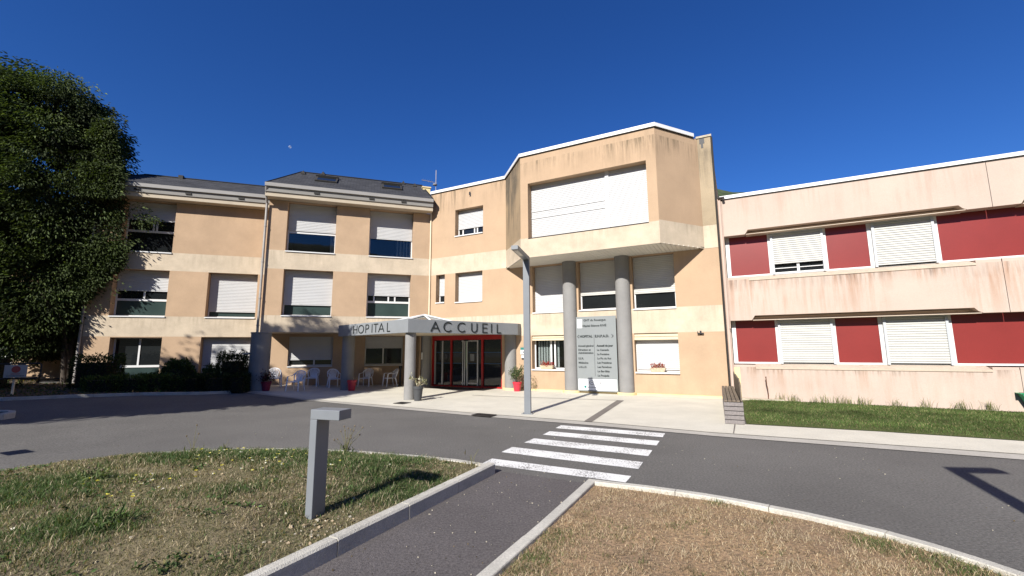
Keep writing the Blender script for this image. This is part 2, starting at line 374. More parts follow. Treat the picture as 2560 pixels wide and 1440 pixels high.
# ------------------------------------------------------------------ mesh helpers
class MB:
    def __init__(s):
        s.v = []; s.f = []; s.uv = None
    def quad(s, *p):
        i = len(s.v); s.v += [tuple(q) for q in p]; s.f.append(tuple(range(i, i + len(p)))); return s
    def hexa(s, p):            # 8 points: bottom ring 0-3, top ring 4-7
        i = len(s.v); s.v += [tuple(q) for q in p]
        s.f += [(i, i+3, i+2, i+1), (i+4, i+5, i+6, i+7), (i, i+1, i+5, i+4), (i+1, i+2, i+6, i+5), (i+2, i+3, i+7, i+6), (i+3, i, i+4, i+7)]
        return s
    def fbox(s, F, ua, ub, oa, ob, za, zb):
        return s.hexa([F(ua, oa, za), F(ub, oa, za), F(ub, ob, za), F(ua, ob, za), F(ua, oa, zb), F(ub, oa, zb), F(ub, ob, zb), F(ua, ob, zb)])
    def box(s, x0, x1, y0, y1, z0, z1):
        return s.hexa([(x0, y0, z0), (x1, y0, z0), (x1, y1, z0), (x0, y1, z0), (x0, y0, z1), (x1, y0, z1), (x1, y1, z1), (x0, y1, z1)])
    def prism(s, pts, z0, z1):  # pts: plan polygon (x, y)
        n = len(pts); i = len(s.v)
        s.v += [(p[0], p[1], z0) for p in pts] + [(p[0], p[1], z1) for p in pts]
        s.f.append(tuple(range(i + n - 1, i - 1, -1))); s.f.append(tuple(range(i + n, i + 2 * n)))
        for k in range(n):
            j = (k + 1) % n
            s.f.append((i + k, i + j, i + n + j, i + n + k))
        return s
    def extrude_uz(s, F, poly, oa, ob):   # polygon in (u, z) on a facade, from offset oa to ob
        n = len(poly); i = len(s.v)
        s.v += [F(u, oa, z) for u, z in poly] + [F(u, ob, z) for u, z in poly]
        s.f.append(tuple(range(i, i + n))); s.f.append(tuple(range(i + 2 * n - 1, i + n - 1, -1)))
        for k in range(n):
            j = (k + 1) % n
            s.f.append((i + k, i + j, i + n + j, i + n + k))
        return s
    def extrude_oz(s, F, poly, ua, ub):   # profile in (o, z), run along u
        n = len(poly); i = len(s.v)
        s.v += [F(ua, o, z) for o, z in poly] + [F(ub, o, z) for o, z in poly]
        s.f.append(tuple(range(i, i + n))); s.f.append(tuple(range(i + 2 * n - 1, i + n - 1, -1)))
        for k in range(n):
            j = (k + 1) % n
            s.f.append((i + k, i + j, i + n + j, i + n + k))
        return s
    def tube(s, pts, rad, n=8, cap=True):
        pts = [Vector(p) for p in pts]
        if not hasattr(rad, '__len__'): rad = [rad] * len(pts)
        rings = []
        prev = None
        for k, p in enumerate(pts):
            d = (pts[min(k + 1, len(pts) - 1)] - pts[max(k - 1, 0)]).normalized()
            ref = prev if prev is not None else (Vector((1, 0, 0)) if abs(d.x) < 0.9 else Vector((0, 1, 0)))
            a = (ref - d * ref.dot(d)).normalized(); prev = a
            b = d.cross(a)
            i = len(s.v)
            for q in range(n):
                t = 2 * math.pi * q / n
                s.v.append(tuple(p + a * (rad[k] * math.cos(t)) + b * (rad[k] * math.sin(t))))
            rings.append(i)
        for k in range(len(rings) - 1):
            for q in range(n):
                w = (q + 1) % n
                s.f.append((rings[k] + q, rings[k] + w, rings[k + 1] + w, rings[k + 1] + q))
        if cap:
            s.f.append(tuple(rings[0] + q for q in range(n - 1, -1, -1)))
            s.f.append(tuple(rings[-1] + q for q in range(n)))
        return s
    def lathe(s, prof, n=24, c=(0, 0), cap=True):   # prof: (r, z)
        rings = []
        for r, z in prof:
            i = len(s.v); rings.append(i)
            for q in range(n):
                t = 2 * math.pi * q / n
                s.v.append((c[0] + r * math.cos(t), c[1] + r * math.sin(t), z))
        for k in range(len(rings) - 1):
            for q in range(n):
                w = (q + 1) % n
                s.f.append((rings[k] + q, rings[k] + w, rings[k + 1] + w, rings[k + 1] + q))
        if cap:
            s.f.append(tuple(rings[0] + q for q in range(n - 1, -1, -1)))
            s.f.append(tuple(rings[-1] + q for q in range(n)))
        return s

LOC = {}
def root_loc(o):
    l = Vector((0, 0, 0))
    while o is not None:
        l = l + Vector(LOC.get(o.name, (0, 0, 0))); o = o.parent
    return l

def obj(name, mb, m, parent=None, local=False, smooth=False, bevel=0.0, kind=None, recalc=True):
    """ONE mesh object.  World coordinates unless local=True; re-based to its parent"""
    me = bpy.data.meshes.new(name)
    off = Vector((0, 0, 0)) if (parent is None or local) else root_loc(parent)
    me.from_pydata([(v[0] - off.x, v[1] - off.y, v[2] - off.z) for v in mb.v], [], mb.f)
    if recalc:
        b = bmesh.new(); b.from_mesh(me)
        bmesh.ops.recalc_face_normals(b, faces=b.faces)
        b.to_mesh(me); b.free()
    if isinstance(m, str): m = M[m]
    me.materials.append(m)
    o = bpy.data.objects.new(name, me); C.objects.link(o)
    if parent is not None: o.parent = parent
    if smooth:
        for p in me.polygons: p.use_smooth = True
        if hasattr(me, 'set_sharp_from_angle'): me.set_sharp_from_angle(angle=R(40))
    if bevel:
        bv = o.modifiers.new('edge', 'BEVEL'); bv.width = bevel; bv.segments = 2; bv.limit_method = 'ANGLE'; bv.angle_limit = R(40)
    if kind: o['kind'] = kind
    return o

def np_obj(name, verts, faces, m, cols=None, parent=None, kind=None):
    """big meshes straight from arrays (faces all of one size)"""
    me = bpy.data.meshes.new(name)
    off = np.array(root_loc(parent)) if parent is not None else np.zeros(3)
    v = np.asarray(verts, dtype=np.float64) - off
    f = np.asarray(faces, dtype=np.int32)
    k = f.shape[1]
    me.vertices.add(len(v)); me.vertices.foreach_set('co', v.astype(np.float32).ravel())
    me.loops.add(f.size); me.loops.foreach_set('vertex_index', f.ravel())
    me.polygons.add(len(f)); me.polygons.foreach_set('loop_start', np.arange(0, f.size, k, dtype=np.int32))
    me.polygons.foreach_set('loop_total', np.full(len(f), k, dtype=np.int32))
    me.update(calc_edges=True)
    if cols is not None:
        ca = me.color_attributes.new('Col', 'FLOAT_COLOR', 'POINT')
        c4 = np.ones((len(v), 4), dtype=np.float32); c4[:, :3] = cols
        ca.data.foreach_set('color', c4.ravel())
    me.materials.append(M[m] if isinstance(m, str) else m)
    o = bpy.data.objects.new(name, me); C.objects.link(o)
    if parent is not None: o.parent = parent
    if kind: o['kind'] = kind
    return o

def thing(name, label, cat, loc=(0, 0, 0), group=None, rotz=0.0):
    o = bpy.data.objects.new(name, None); C.objects.link(o)
    o.location = loc; o.rotation_euler = (0, 0, rotz)
    o.empty_display_size = 0.2
    o['label'] = label; o['category'] = cat
    if group: o['group'] = group
    LOC[o.name] = tuple(loc)
    return o

def tag(o, label, cat, group=None):
    o['label'] = label; o['category'] = cat
    if group: o['group'] = group
    return o

def struct_root(name):
    o = bpy.data.objects.new(name, None); C.objects.link(o); o['kind'] = 'structure'
    return o

def copy_tree(o, parent=None):
    c = o.copy(); C.objects.link(c)
    if parent is not None: c.parent = parent
    for ch in list(o.children): copy_tree(ch, c)
    return c

def gz(x):                      # the ground climbs gently towards the left end of the forecourt
    return 0.04 * max(0.0, -8.0 - x)

# facade frames: u along the wall, o outwards, z up
CC = Vector((-4.288, 22.230, 0))
tA, nA = Vector((-0.9476, -0.31946, 0)), Vector((0.31946, -0.9476, 0))
tB, nB = Vector((0.88741, -0.46097, 0)), Vector((-0.46097, -0.88741, 0))
def frame(org, t, n):
    return lambda u, o, z: (org.x + u * t.x + o * n.x, org.y + u * t.y + o * n.y, z)
FA = frame(CC, tA, nA)
FB = frame(CC, tB, nB)

# ------------------------------------------------------------------ sky bodies and ground
def flat_poly(name, pts, z, m, parent=None, slope=True, kind='structure'):
    b = bmesh.new()
    vs_ = [b.verts.new((p[0], p[1], 0)) for p in pts]
    b.faces.new(vs_)
    if slope:
        g = list(b.verts) + list(b.edges) + list(b.faces)
        bmesh.ops.bisect_plane(b, geom=g, plane_co=(-8, 0, 0), plane_no=(1, 0, 0))
    bmesh.ops.triangulate(b, faces=b.faces)
    for v in b.verts: v.co.z = z + (gz(v.co.x) if slope else 0)
    bmesh.ops.recalc_face_normals(b, faces=b.faces)
    if sum(f.normal.z for f in b.faces) < 0: bmesh.ops.reverse_faces(b, faces=b.faces)
    me = bpy.data.meshes.new(name); b.to_mesh(me); b.free()
    me.materials.append(M[m]); o = bpy.data.objects.new(name, me); C.objects.link(o)
    if parent is not None: o.parent = parent
    elif kind: o['kind'] = kind
    return o

# wide terrain out to wooded hills
gm = MB()
NR, NT = 26, 220
rad = [0, 30, 60, 80, 100, 120, 140, 160, 180, 200, 215, 230, 260, 340, 450, 600, 800, 1100]
def terrain_h(x, y):
    d = math.hypot(x, y)
    base = -0.02
    k = max(0.0, min(1.0, (d - 75) / 150)); k = k * k * (3 - 2 * k)
    a = math.atan2(x, y)
    ridge = 54 + 5 * math.sin(2.0 * a + 1.0) + 3.5 * math.sin(5 * a + 0.4) + 2.5 * math.sin(11 * a)  # unseen ridge behind the camera added to cut low sky light and darken reflections
    ridge += 17.5 * max(0.0, math.cos(a - R(25.5))) ** 90
    return base + k * ridge + 1.2 * math.sin(x * .35) * math.sin(y * .31) * k
for ri, r_ in enumerate(rad):
    for t in range(NT):
        a = 2 * math.pi * t / NT
        x, y = r_ * math.sin(a), r_ * math.cos(a)
        gm.v.append((x, y, terrain_h(x, y)))
for ri in range(len(rad) - 1):
    for t in range(NT):
        w = (t + 1) % NT
        gm.f.append((ri * NT + t, ri * NT + w, (ri + 1) * NT + w, (ri + 1) * NT + t))
obj('hills', gm, 'hill', kind='structure', smooth=True)
flat_poly('ground', [(-60, -40), (60, -40), (60, 60), (-60, 60)], -0.006, 'far_ground', slope=True)
# ground sheet above is cut at the kink; road on top of it
road = flat_poly('road', [(-40, -6), (30, -6), (30, 20), (20, 22), (-40, 24)], 0.0, 'asphalt')

edge_f = [(-11.3, 18.75), (-8.45, 17.14), (-6.36, 15.95), (-4.04, 14.64), (-1.01, 12.83), (2.17, 11.15), (4.33, 9.78), (5.3, 9.32), (8.69, 7.69), (22, 1.2)]
edge_r = [(-11.5, 18.5), (-8.35, 16.93), (-6.22, 15.55), (-3.88, 14.1), (-0.97, 12.36), (2.07, 10.72), (4.19, 9.45), (5.15, 8.97), (8.31, 7.37), (21.8, 0.8)]
flat_poly('kerb_strip', edge_r + [(22.3, 1.4), (9, 7.8), (5.3, 9.5), (-1, 13.0), (-8.3, 17.3), (-11.2, 19.0)], 0.012, 'gutterstrip')
pave = flat_poly('pavement', edge_f + [(22.6, 2.3), (20, 3.6), (9.86, 8.69), (7.95, 9.72), (5.6, 10.72), (5.3, 10.9), (7.6, 15.4), (7.4, 17.0), (-4.0, 23.4), (-12, 24.5), (-11.9, 19.2)], 0.024, 'pave')
s_ = flat_poly('joint_strip', [(1.80, 11.30), (1.98, 11.20), (3.92, 15.62), (3.70, 15.72)], 0.030, 'stripdark', parent=pave)
s_ = flat_poly('joint_line', [(-1.62, 17.66), (0.43, 16.80), (3.72, 15.63), (3.74, 15.69), (0.45, 16.86), (-1.60, 17.72)], 0.030, 'stripdark', parent=pave)
s_ = flat_poly('joint_line', [(4.72, 9.62), (4.74, 9.61), (5.34, 10.72), (5.31, 10.73)], 0.030, 'stripdark', parent=pave)

zeb = [[(-0.36, 7.69), (-0.51, 7.36), (1.56, 6.32), (1.72, 6.62)], [(-0.02, 8.56), (-0.21, 8.15), (1.93, 6.99), (2.12, 7.39)],
       [(0.44, 9.34), (0.22, 8.94), (2.33, 7.79), (2.54, 8.22)], [(0.83, 10.11), (0.65, 9.73), (2.74, 8.60), (2.94, 9.01)],
       [(1.17, 10.87), (1.0, 10.50), (3.13, 9.38), (3.32, 9.78)]]
for z_ in zeb:
    flat_poly('crossing_stripe', z_, 0.005, 'paint', parent=road, slope=False)

# the path between the two lawns: left kerb runs tip -> lower left, right kerb likewise
path = flat_poly('path', [(-0.27, 6.95), (1.02, 6.3), (-0.31, 3.61), (-2.3, -0.2), (-4.2, -0.9), (-3.55, 0.55), (-1.83, 3.80)], 0.004, 'path', slope=False)

# ------------------------------------------------------------------ raised lawns
Lk = [(-0.28, 6.76), (-1.14, 5.07), (-1.6, 4.17), (-1.82, 3.74), (-2.6, 2.25), (-3.4, 0.75)]
Lfar = [(-0.28, 6.76), (-0.84, 7.14), (-1.53, 7.40), (-2.65, 7.76), (-3.38, 7.88), (-4.2, 7.98), (-5.0, 7.98), (-6.02, 7.80), (-6.78, 7.41), (-7.36, 6.86), (-8.2, 5.8), (-8.8, 4.2), (-8.8, 2.0), (-7.5, 0.2)]
Rk = [(1.0, 6.12), (0.22, 4.6), (-0.31, 3.61), (-1.3, 1.75), (-2.3, -0.1)]
Rfar = [(1.0, 6.12), (1.81, 5.77), (2.45, 5.41), (3.07, 4.92), (3.53, 4.45), (3.82, 3.98), (4.02, 3.4), (4.12, 2.6), (4.1, 1.6), (3.7, 0.2), (2.8, -1.2)]
polyL = Lk[::-1] + Lfar[1:]
polyR = Rk[::-1] + Rfar[1:]
polyG = [(5.62, 10.74), (7.95, 9.74), (9.86, 8.71), (20, 3.62), (24, 6.6), (8.05, 15.62), (7.6, 14.9)]

def inside(poly, x, y):
    x = np.asarray(x); y = np.asarray(y); r_ = np.zeros(x.shape, bool)
    n = len(poly)
    for i in range(n):
        x1, y1 = poly[i]; x2, y2 = poly[(i + 1) % n]
        c = ((y1 > y) != (y2 > y)) & (x < (x2 - x1) * (y - y1) / (y2 - y1 + 1e-12) + x1)
        r_ ^= c
    return r_

def edge_dist(poly, x, y):
    x = np.asarray(x, float); y = np.asarray(y, float); d = np.full(x.shape, 1e9)
    n = len(poly)
    for i in range(n):
        a = np.array(poly[i]); b = np.array(poly[(i + 1) % n]); e = b - a
        t = np.clip(((x - a[0]) * e[0] + (y - a[1]) * e[1]) / (e @ e), 0, 1)
        d = np.minimum(d, np.hypot(x - a[0] - t * e[0], y - a[1] - t * e[1]))
    return d

_ph = nrg.uniform(0, 6.28, (24, 3)); _k = nrg.normal(0, 1, (24, 2))
def fbm(x, y, s=1.0, seed=0):
    v = np.zeros(np.shape(x)); amp = 1.0; tot = 0
    for o_ in range(4):
        for q in range(3):
            i = (o_ * 3 + q + seed * 5) % 24
            kk = _k[i] / np.linalg.norm(_k[i]) * s * (2 ** o_) * (1 + 0.3 * q)
            v = v + amp * np.sin(x * kk[0] + y * kk[1] + _ph[i, 0] + 1.3 * np.sin(y * kk[0] * 0.7 - x * kk[1] * 0.7 + _ph[i, 1]))
        tot += amp * 1.7; amp *= 0.55
    return v / tot

def hL(x, y):
    d = edge_dist(polyL, x, y); t = np.clip((d - 0.1) / 1.3, 0, 1); t = t * t * (3 - 2 * t)
    g = 0.04 * np.maximum(0, -8 - np.asarray(x))
    return 0.115 + 0.20 * t + 0.03 * fbm(x, y, 2.2) * np.clip(d, 0, 1) + g
def hR(x, y):
    d = edge_dist(polyR, x, y); t = np.clip((d - 0.1) / 1.0, 0, 1); t = t * t * (3 - 2 * t)
    return 0.075 + 0.05 * t + 0.025 * fbm(x, y, 2.5, 1) * np.clip(d * 2, 0, 1)
def hG(x, y):
    d = edge_dist(polyG, x, y)
    return 0.03 + 0.05 * np.clip(d / 0.6, 0, 1) + 0.02 * fbm(x, y, 1.5, 2) * np.clip(d, 0, 1)

def island(name, poly, h, m, step):
    xs = [p[0] for p in poly]; ys = [p[1] for p in poly]
    gx, gy = np.meshgrid(np.arange(min(xs), max(xs), step), np.arange(min(ys), max(ys), step))
    gx = gx.ravel() + nrg.uniform(-.2, .2, gx.size) * step; gy = gy.ravel() + nrg.uniform(-.2, .2, gy.size) * step
    k = inside(poly, gx, gy) & (edge_dist(poly, gx, gy) > step * 0.4)
    P = [Vector(p) for p in poly] + [Vector((a, b)) for a, b in zip(gx[k], gy[k])]
    n = len(poly)
    v, e, f, *_ = delaunay_2d_cdt(P, [(i, (i + 1) % n) for i in range(n)], [], 1, 1e-5)
    ax = np.array([q.x for q in v]); ay = np.array([q.y for q in v]); az = h(ax, ay)
    b = MB(); b.v = list(zip(ax, ay, az)); b.f = [tuple(q) for q in f]
    o = obj(name, b, m, kind='structure', smooth=True)
    for p in o.data.polygons: p.use_smooth = True
    return o
island('lawn', polyL, hL, 'turf_mixed', 0.16)
island('dry_lawn', polyR, hR, 'turf_dry', 0.13)
island('verge', polyG, hG, 'turf_green', 0.35)

def kerb_stones(root, line, side, w, z0, z1, m, gap=0.008, lens=1.0, chamfer=0.02):
    """split a line into stones; side = +1/-1 which side of the walking direction the stone lies"""
    pts = [Vector((p[0], p[1])) for p in line]
    acc = [0.0]
    for a, b in zip(pts, pts[1:]): acc.append(acc[-1] + (b - a).length)
    tot = acc[-1]; n = max(1, round(tot / lens))
    def at(s):
        s = max(0, min(tot, s))
        for i in range(len(pts) - 1):
            if s <= acc[i + 1] + 1e-9:
                t = (s - acc[i]) / (acc[i + 1] - acc[i]); return pts[i].lerp(pts[i + 1], t), (pts[i + 1] - pts[i]).normalized()
        return pts[-1], (pts[-1] - pts[-2]).normalized()
    def nrm(s):
        d = (at(min(tot, s + 0.15))[0] - at(max(0, s - 0.15))[0]).normalized()
        return Vector((-d.y, d.x)) * side
    for k in range(n):
        s0 = tot * k / n + gap / 2; s1 = tot * (k + 1) / n - gap / 2
        mb = MB(); sub = 3
        jz = rng.uniform(-0.004, 0.004); jw = rng.uniform(-0.003, 0.003)
        for q in range(sub + 1):
            s = s0 + (s1 - s0) * q / sub
            p, _ = at(s); nn = nrm(s)
            g = gz(p.x)
            prof = [(jw, z0), (jw, z1 - chamfer), (jw + chamfer, z1), (w - 0.005, z1), (w, z1 - 0.01), (w, z0)]
            for o_, z in prof:
                mb.v.append((p.x + nn.x * o_, p.y + nn.y * o_, z + g + (jz if z > 0.05 else 0)))
        for q in range(sub):
            for r_ in range(6):
                w_ = (r_ + 1) % 6
                mb.f.append((q * 6 + r_, q * 6 + w_, (q + 1) * 6 + w_, (q + 1) * 6 + r_))
        mb.f.append(tuple(range(6))); mb.f.append(tuple(sub * 6 + q for q in range(5, -1, -1)))
        obj('kerb_stone', mb, m, root)
kr = struct_root('kerb')
kerb_stones(kr, [(-0.27, 6.79)] + Lk[1:], -1, 0.125, -0.03, 0.16, 'kerb', gap=0.012, lens=0.98)
kr2 = struct_root('kerb')
kerb_stones(kr2, [(-0.36, 6.83)] + Lfar[1:], 1, 0.12, -0.03, 0.135, 'kerb')
kr3 = struct_root('kerb')
kerb_stones(kr3, Rk, 1, 0.13, -0.03, 0.12, 'kerb')
kr4 = struct_root('kerb')
kerb_stones(kr4, [(1.11, 6.07)] + Rfar[1:], -1, 0.12, -0.03, 0.12, 'kerb')

# planted bed at the left and the tip of the next island
bed_line = [(-30, 10.5), (-20, 12.6), (-17.2, 13.6), (-16.1, 14.2), (-15.3, 15.15), (-13.88, 16.43), (-12.28, 17.2), (-11.5, 18.0), (-11.9, 19.2)]
bed = flat_poly('planting_bed', bed_line + [(-12.2, 21), (-20, 18.5), (-26, 24), (-32, 24)], 0.07, 'soil')
kr5 = struct_root('kerb')
kerb_stones(kr5, bed_line[1:8], -1, 0.14, -0.03, 0.10, 'kerb')
isl = [(-12.8, 11.05), (-13.0, 11.62), (-13.5, 11.88), (-14.1, 11.6), (-15.0, 11.0), (-20, 7.8), (-20, 6.0), (-14, 10.2)]
kr6 = struct_root('kerb')
kerb_stones(kr6, [(-17.7, 7.6), (-14.7, 9.5), (-13.0, 10.55), (-12.65, 10.95), (-12.68, 11.35), (-12.95, 11.6), (-13.4, 11.6), (-15.6, 10.4), (-18.6, 8.6)], 1, 0.14, -0.03, 0.15, 'kerb', lens=0.9)
flat_poly('planting_bed', [(-12.8, 11.1), (-12.85, 11.35), (-13.1, 11.5), (-15.6, 10.2), (-18.6, 8.4), (-17.6, 7.8), (-14.6, 9.65)], 0.11, 'soil')
flat_poly('left_verge', [(-30, 10), (-20, 12.3), (-14.5, 9.2), (-12.9, 7.6), (-12.6, 3), (-14, -3), (-30, -3)], 0.02, 'turf_mixed')

# ------------------------------------------------------------------ windows
def shutter(name, F, ua, ub, za, zb, o, m, parent, pitch=0.075, depth=0.015, gaps=()):
    mb = MB()
    n = max(2, round((zb - za) / pitch)); h = (zb - za) / n
    def strip(o0, z0, o1, z1):
        mb.quad(F(ua, o0, z0), F(ub, o0, z0), F(ub, o1, z1), F(ua, o1, z1))
    for k in range(n):
        z0 = za + k * h
        d = depth * (2.4 if k in gaps else 1)
        strip(o, z0, o, z0 + 0.10 * h)
        strip(o, z0 + 0.10 * h, o + d, z0 + 0.24 * h)
        strip(o + d, z0 + 0.24 * h, o + d * 0.9, z0 + 0.86 * h)
        strip(o + d * 0.9, z0 + 0.86 * h, o, z0 + h)
    mb.fbox(F, ua, ub, o + 0.004, o + depth + 0.012, za - 0.045, za - 0.001)
    mb.quad(F(ua, o - 0.01, za), F(ub, o - 0.01, za), F(ub, o - 0.01, zb), F(ua, o - 0.01, zb))
    return obj(name, mb, m, parent, recalc=False)

def window(parent, F, ua, ub, za, zb, og, shut=None, trans=(), mull=(), low_teal=None, clear=None, sill=True, sill_out=0.05,
           fw=0.055, shut_m='shutter', head_box=None, gaps=(), frame_m='white'):
    """frame > panes, shutter, sill.  mull: list of (u, z0, z1); trans: list of z; low_teal: z under which the glass is opaque teal"""
    fr = MB()
    d0, d1 = og - 0.03, og + 0.035
    fr.fbox(F, ua, ub, d0, d1, za, za + fw); fr.fbox(F, ua, ub, d0, d1, zb - fw, zb)
    fr.fbox(F, ua, ua + fw, d0, d1, za + fw, zb - fw); fr.fbox(F, ub - fw, ub, d0, d1, za + fw, zb - fw)
    for z in trans: fr.fbox(F, ua + fw, ub - fw, d0, d1 + 0.004, z - 0.05, z + 0.05)
    for u, z0, z1 in mull: fr.fbox(F, u - 0.035, u + 0.035, d0, d1 + 0.002, z0, z1)
    w = obj('window', fr, frame_m, parent)
    top = shut if shut is not None else zb - fw
    zs = [za + fw] + sorted(trans) + [zb - fw]
    for a, b in zip(zs, zs[1:]):
        kind = 'glass'
        if low_teal is not None and b <= low_teal + 0.01: kind = 'glassteal'
        if clear is not None and clear[0] <= a < clear[1]: kind = 'clear'
        p = MB(); p.fbox(F, ua + fw * 0.5, ub - fw * 0.5, og - 0.012, og + 0.004, a, b)
        obj('pane', p, kind, w)
    if shut is not None:
        shutter('shutter', F, ua + 0.02, ub - 0.02, shut, zb - 0.005, og + 0.055, shut_m, w, gaps=gaps)
    if head_box:
        hb = MB(); z0, z1, oo = head_box
        hb.fbox(F, ua - 0.0, ub + 0.0, og, oo, (z0 + z1) / 2 + 0.012, z1); hb.fbox(F, ua, ub, og, oo + 0.02, z0, (z0 + z1) / 2 - 0.004)
        obj('shutter_box', hb, 'box', w)
    if sill:
        s = MB(); s.fbox(F, ua - 0.0, ub + 0.0, og - 0.02, sill_out, za - 0.055, za - 0.003)
        obj('sill', s, frame_m, w)
    return w

def room(parent, F, ua, ub, za, zb, o, depth=1.6):
    b = MB()
    p = lambda u, oo, z: F(u, oo, z)
    b.quad(p(ua, o, za), p(ub, o, za), p(ub, o - depth, za), p(ua, o - depth, za))
    b.quad(p(ua, o, zb), p(ub, o, zb), p(ub, o - depth, zb), p(ua, o - depth, zb))
    b.quad(p(ua, o, za), p(ua, o - depth, za), p(ua, o - depth, zb), p(ua, o, zb))
    b.quad(p(ub, o, za), p(ub, o - depth, za), p(ub, o - depth, zb), p(ub, o, zb))
    b.quad(p(ua, o - depth, za), p(ub, o - depth, za), p(ub, o - depth, zb), p(ua, o - depth, zb))
    return obj('room', b, 'dark', parent, recalc=False)

def blinds(parent, F, us, za, zb, o, w=0.11):
    for u in us:
        b = MB(); a = 0.5
        b.hexa([F(u, o, za), F(u + w * 0.8, o - w * 0.45, za), F(u + w * 0.8, o - w * 0.45 + 0.006, za), F(u, o + 0.006, za),
                F(u, o, zb), F(u + w * 0.8, o - w * 0.45, zb), F(u + w * 0.8, o - w * 0.45 + 0.006, zb), F(u, o + 0.006, zb)])
        obj('blind', b, 'blind', parent)

def wall_cells(F, ua, ub, rows, openings, o, depth):
    """front faces row by row (colour per row) around openings, with reveals going back by depth"""
    us = sorted({ua, ub, *[v for q in openings for v in q[:2] if ua <= v <= ub]})
    out = {}
    zs = sorted({v for r_ in rows for v in r_[:2]} | {v for q in openings for v in q[2:4]})
    lo, hi = min(r_[0] for r_ in rows), max(r_[1] for r_ in rows)
    zs = [z for z in zs if lo <= z <= hi]
    for a, b in zip(us, us[1:]):
        for c, d in zip(zs, zs[1:]):
            um, zm = (a + b) / 2, (c + d) / 2
            if any(q[0] < um < q[1] and q[2] < zm < q[3] for q in openings): continue
            m = next((r_[2] for r_ in rows if r_[0] <= zm <= r_[1]), None)
            if m is None: continue
            ri = next(i for i, r_ in enumerate(rows) if r_[0] <= zm <= r_[1])
            out.setdefault((ri, m), MB()).quad(F(a, o, c), F(b, o, c), F(b, o, d), F(a, o, d))
    mm = rows[0][2]
    for q in openings:
        key = next(((i, r_[2]) for i, r_ in enumerate(rows) if r_[0] <= (q[2] + q[3]) / 2 <= r_[1]), (0, mm))
        B = out.setdefault(key, MB()); a, b, c, d = q[:4]; i = o - depth
        B.quad(F(a, o, c), F(a, i, c), F(a, i, d), F(a, o, d))
        B.quad(F(b, o, c), F(b, o, d), F(b, i, d), F(b, i, c))
        B.quad(F(a, o, d), F(a, i, d), F(b, i, d), F(b, o, d))
        B.quad(F(a, o, c), F(b, o, c), F(b, i, c), F(a, i, c))
    return out

def put_walls(cells, parent, names):
    for (_, m), B in cells.items():
        obj(names.get(m, 'wall'), B, m, parent, recalc=False)

# ------------------------------------------------------------------ slate-roofed ward wing (facade A)
wing = thing('ward_wing', 'three storey orange and cream ward wing under dark slate roofs, behind the tree and chairs', 'building', (-9, 21.0, 0))
NM = {'orange': 'wall', 'cream': 'wall_band', 'orange_side': 'wall', 'orange_bay': 'wall'}
BK = 1.9
w3L, w3R, w2L, w2R = (4.64, 6.82, 6.54, 8.97), (0.90, 3.06, 6.54, 8.97), (4.66, 6.82, 3.47, 5.65), (0.95, 3.07, 3.47, 5.65)
put_walls(wall_cells(FA, 0.0, 7.62, [(2.68, 3.46, 'cream'), (3.46, 5.65, 'orange'), (5.65, 6.54, 'cream'), (6.54, 8.97, 'orange')],
                     [w3L, w3R, w2L, w2R], 0.0, 0.46), wing, NM)
e_ = MB()      # left end of the front part and the soffit over the sitting area
for a, b in ((2.68, 3.46), (3.46, 5.65), (5.65, 6.54), (6.54, 8.97)): e_.fbox(FA, 7.57, 7.619, -BK, -0.004, a, b - 0.002)
obj('end_wall', e_, 'orange', wing)
s_ = MB(); s_.fbox(FA, 0.35, 7.6, -BK, -0.003, 2.683, 2.80); obj('loggia_soffit', s_, 'soffit', wing)
g1, g2 = (4.62, 6.70, 1.06, 2.53), (1.10, 3.05, 1.06, 2.55)
put_walls(wall_cells(FA, 0.42, 7.62, [(0.0, 2.70, 'orange')], [g1, g2], -BK, 0.22), wing, NM)
s_ = MB(); s_.fbox(FA, 0.36, 0.42, -BK, -0.02, 0, 2.68); obj('loggia_side_wall', s_, 'orange', wing)
a3, a2L, a2R, a1L, a1R = (11.97, 14.0, 6.50, 8.97), (11.98, 14.10, 3.46, 5.63), (8.28, 10.40, 3.46, 5.63), (12.0, 13.95, 0.50, 2.48), (8.34, 10.46, 0.35, 2.50)
put_walls(wall_cells(FA, 7.62, 14.95, [(-0.2, 2.52, 'orange'), (2.52, 3.46, 'cream'), (3.46, 5.63, 'orange'), (5.63, 6.50, 'cream'), (6.50, 8.97, 'orange')],
                     [a3, a2L, a2R, a1L, a1R], -BK, 0.46), wing, NM)
e_ = MB(); e_.fbox(FA, 14.90, 14.95, -10, -BK - 0.003, -0.2, 8.97); obj('end_wall', e_, 'orange', wing)
e_ = MB(); e_.fbox(FA, -2, 14.9, -10.2, -10, -0.2, 8.97); obj('back_wall', e_, 'orange', wing)
og = -0.43
w = window(wing, FA, *w3L, og, shut=7.66, trans=(7.56,), clear=(6.0, 7.5))
room(w, FA, *w3L[:2], 6.55, 7.6, og - 0.03); blinds(w, FA, (4.72, 4.82), 6.6, 7.5, og - 0.1)
w = window(wing, FA, *w3R, og, shut=7.55, clear=(6.0, 7.5))
room(w, FA, *w3R[:2], 6.55, 8.9, og - 0.03); blinds(w, FA, (0.96, 1.12, 1.27, 1.43, 1.60), 6.6, 7.7, og - 0.1)
window(wing, FA, *w2L, og, shut=4.03, low_teal=6.0, trans=())
window(wing, FA, *w2R, og, shut=4.60, trans=(4.24,), mull=((2.02, 4.29, 4.7), (2.72, 4.29, 4.7), (1.7, 4.29, 4.7)), low_teal=4.25)
og = -BK - 0.2
window(wing, FA, *g1, og, sill_out=-BK + .05, shut=1.40, mull=((5.5, 1.1, 1.5),))
window(wing, FA, *g2, og, sill_out=-BK + .05, shut=1.97, mull=((2.12, 1.1, 2.0),))
og = -BK - 0.43
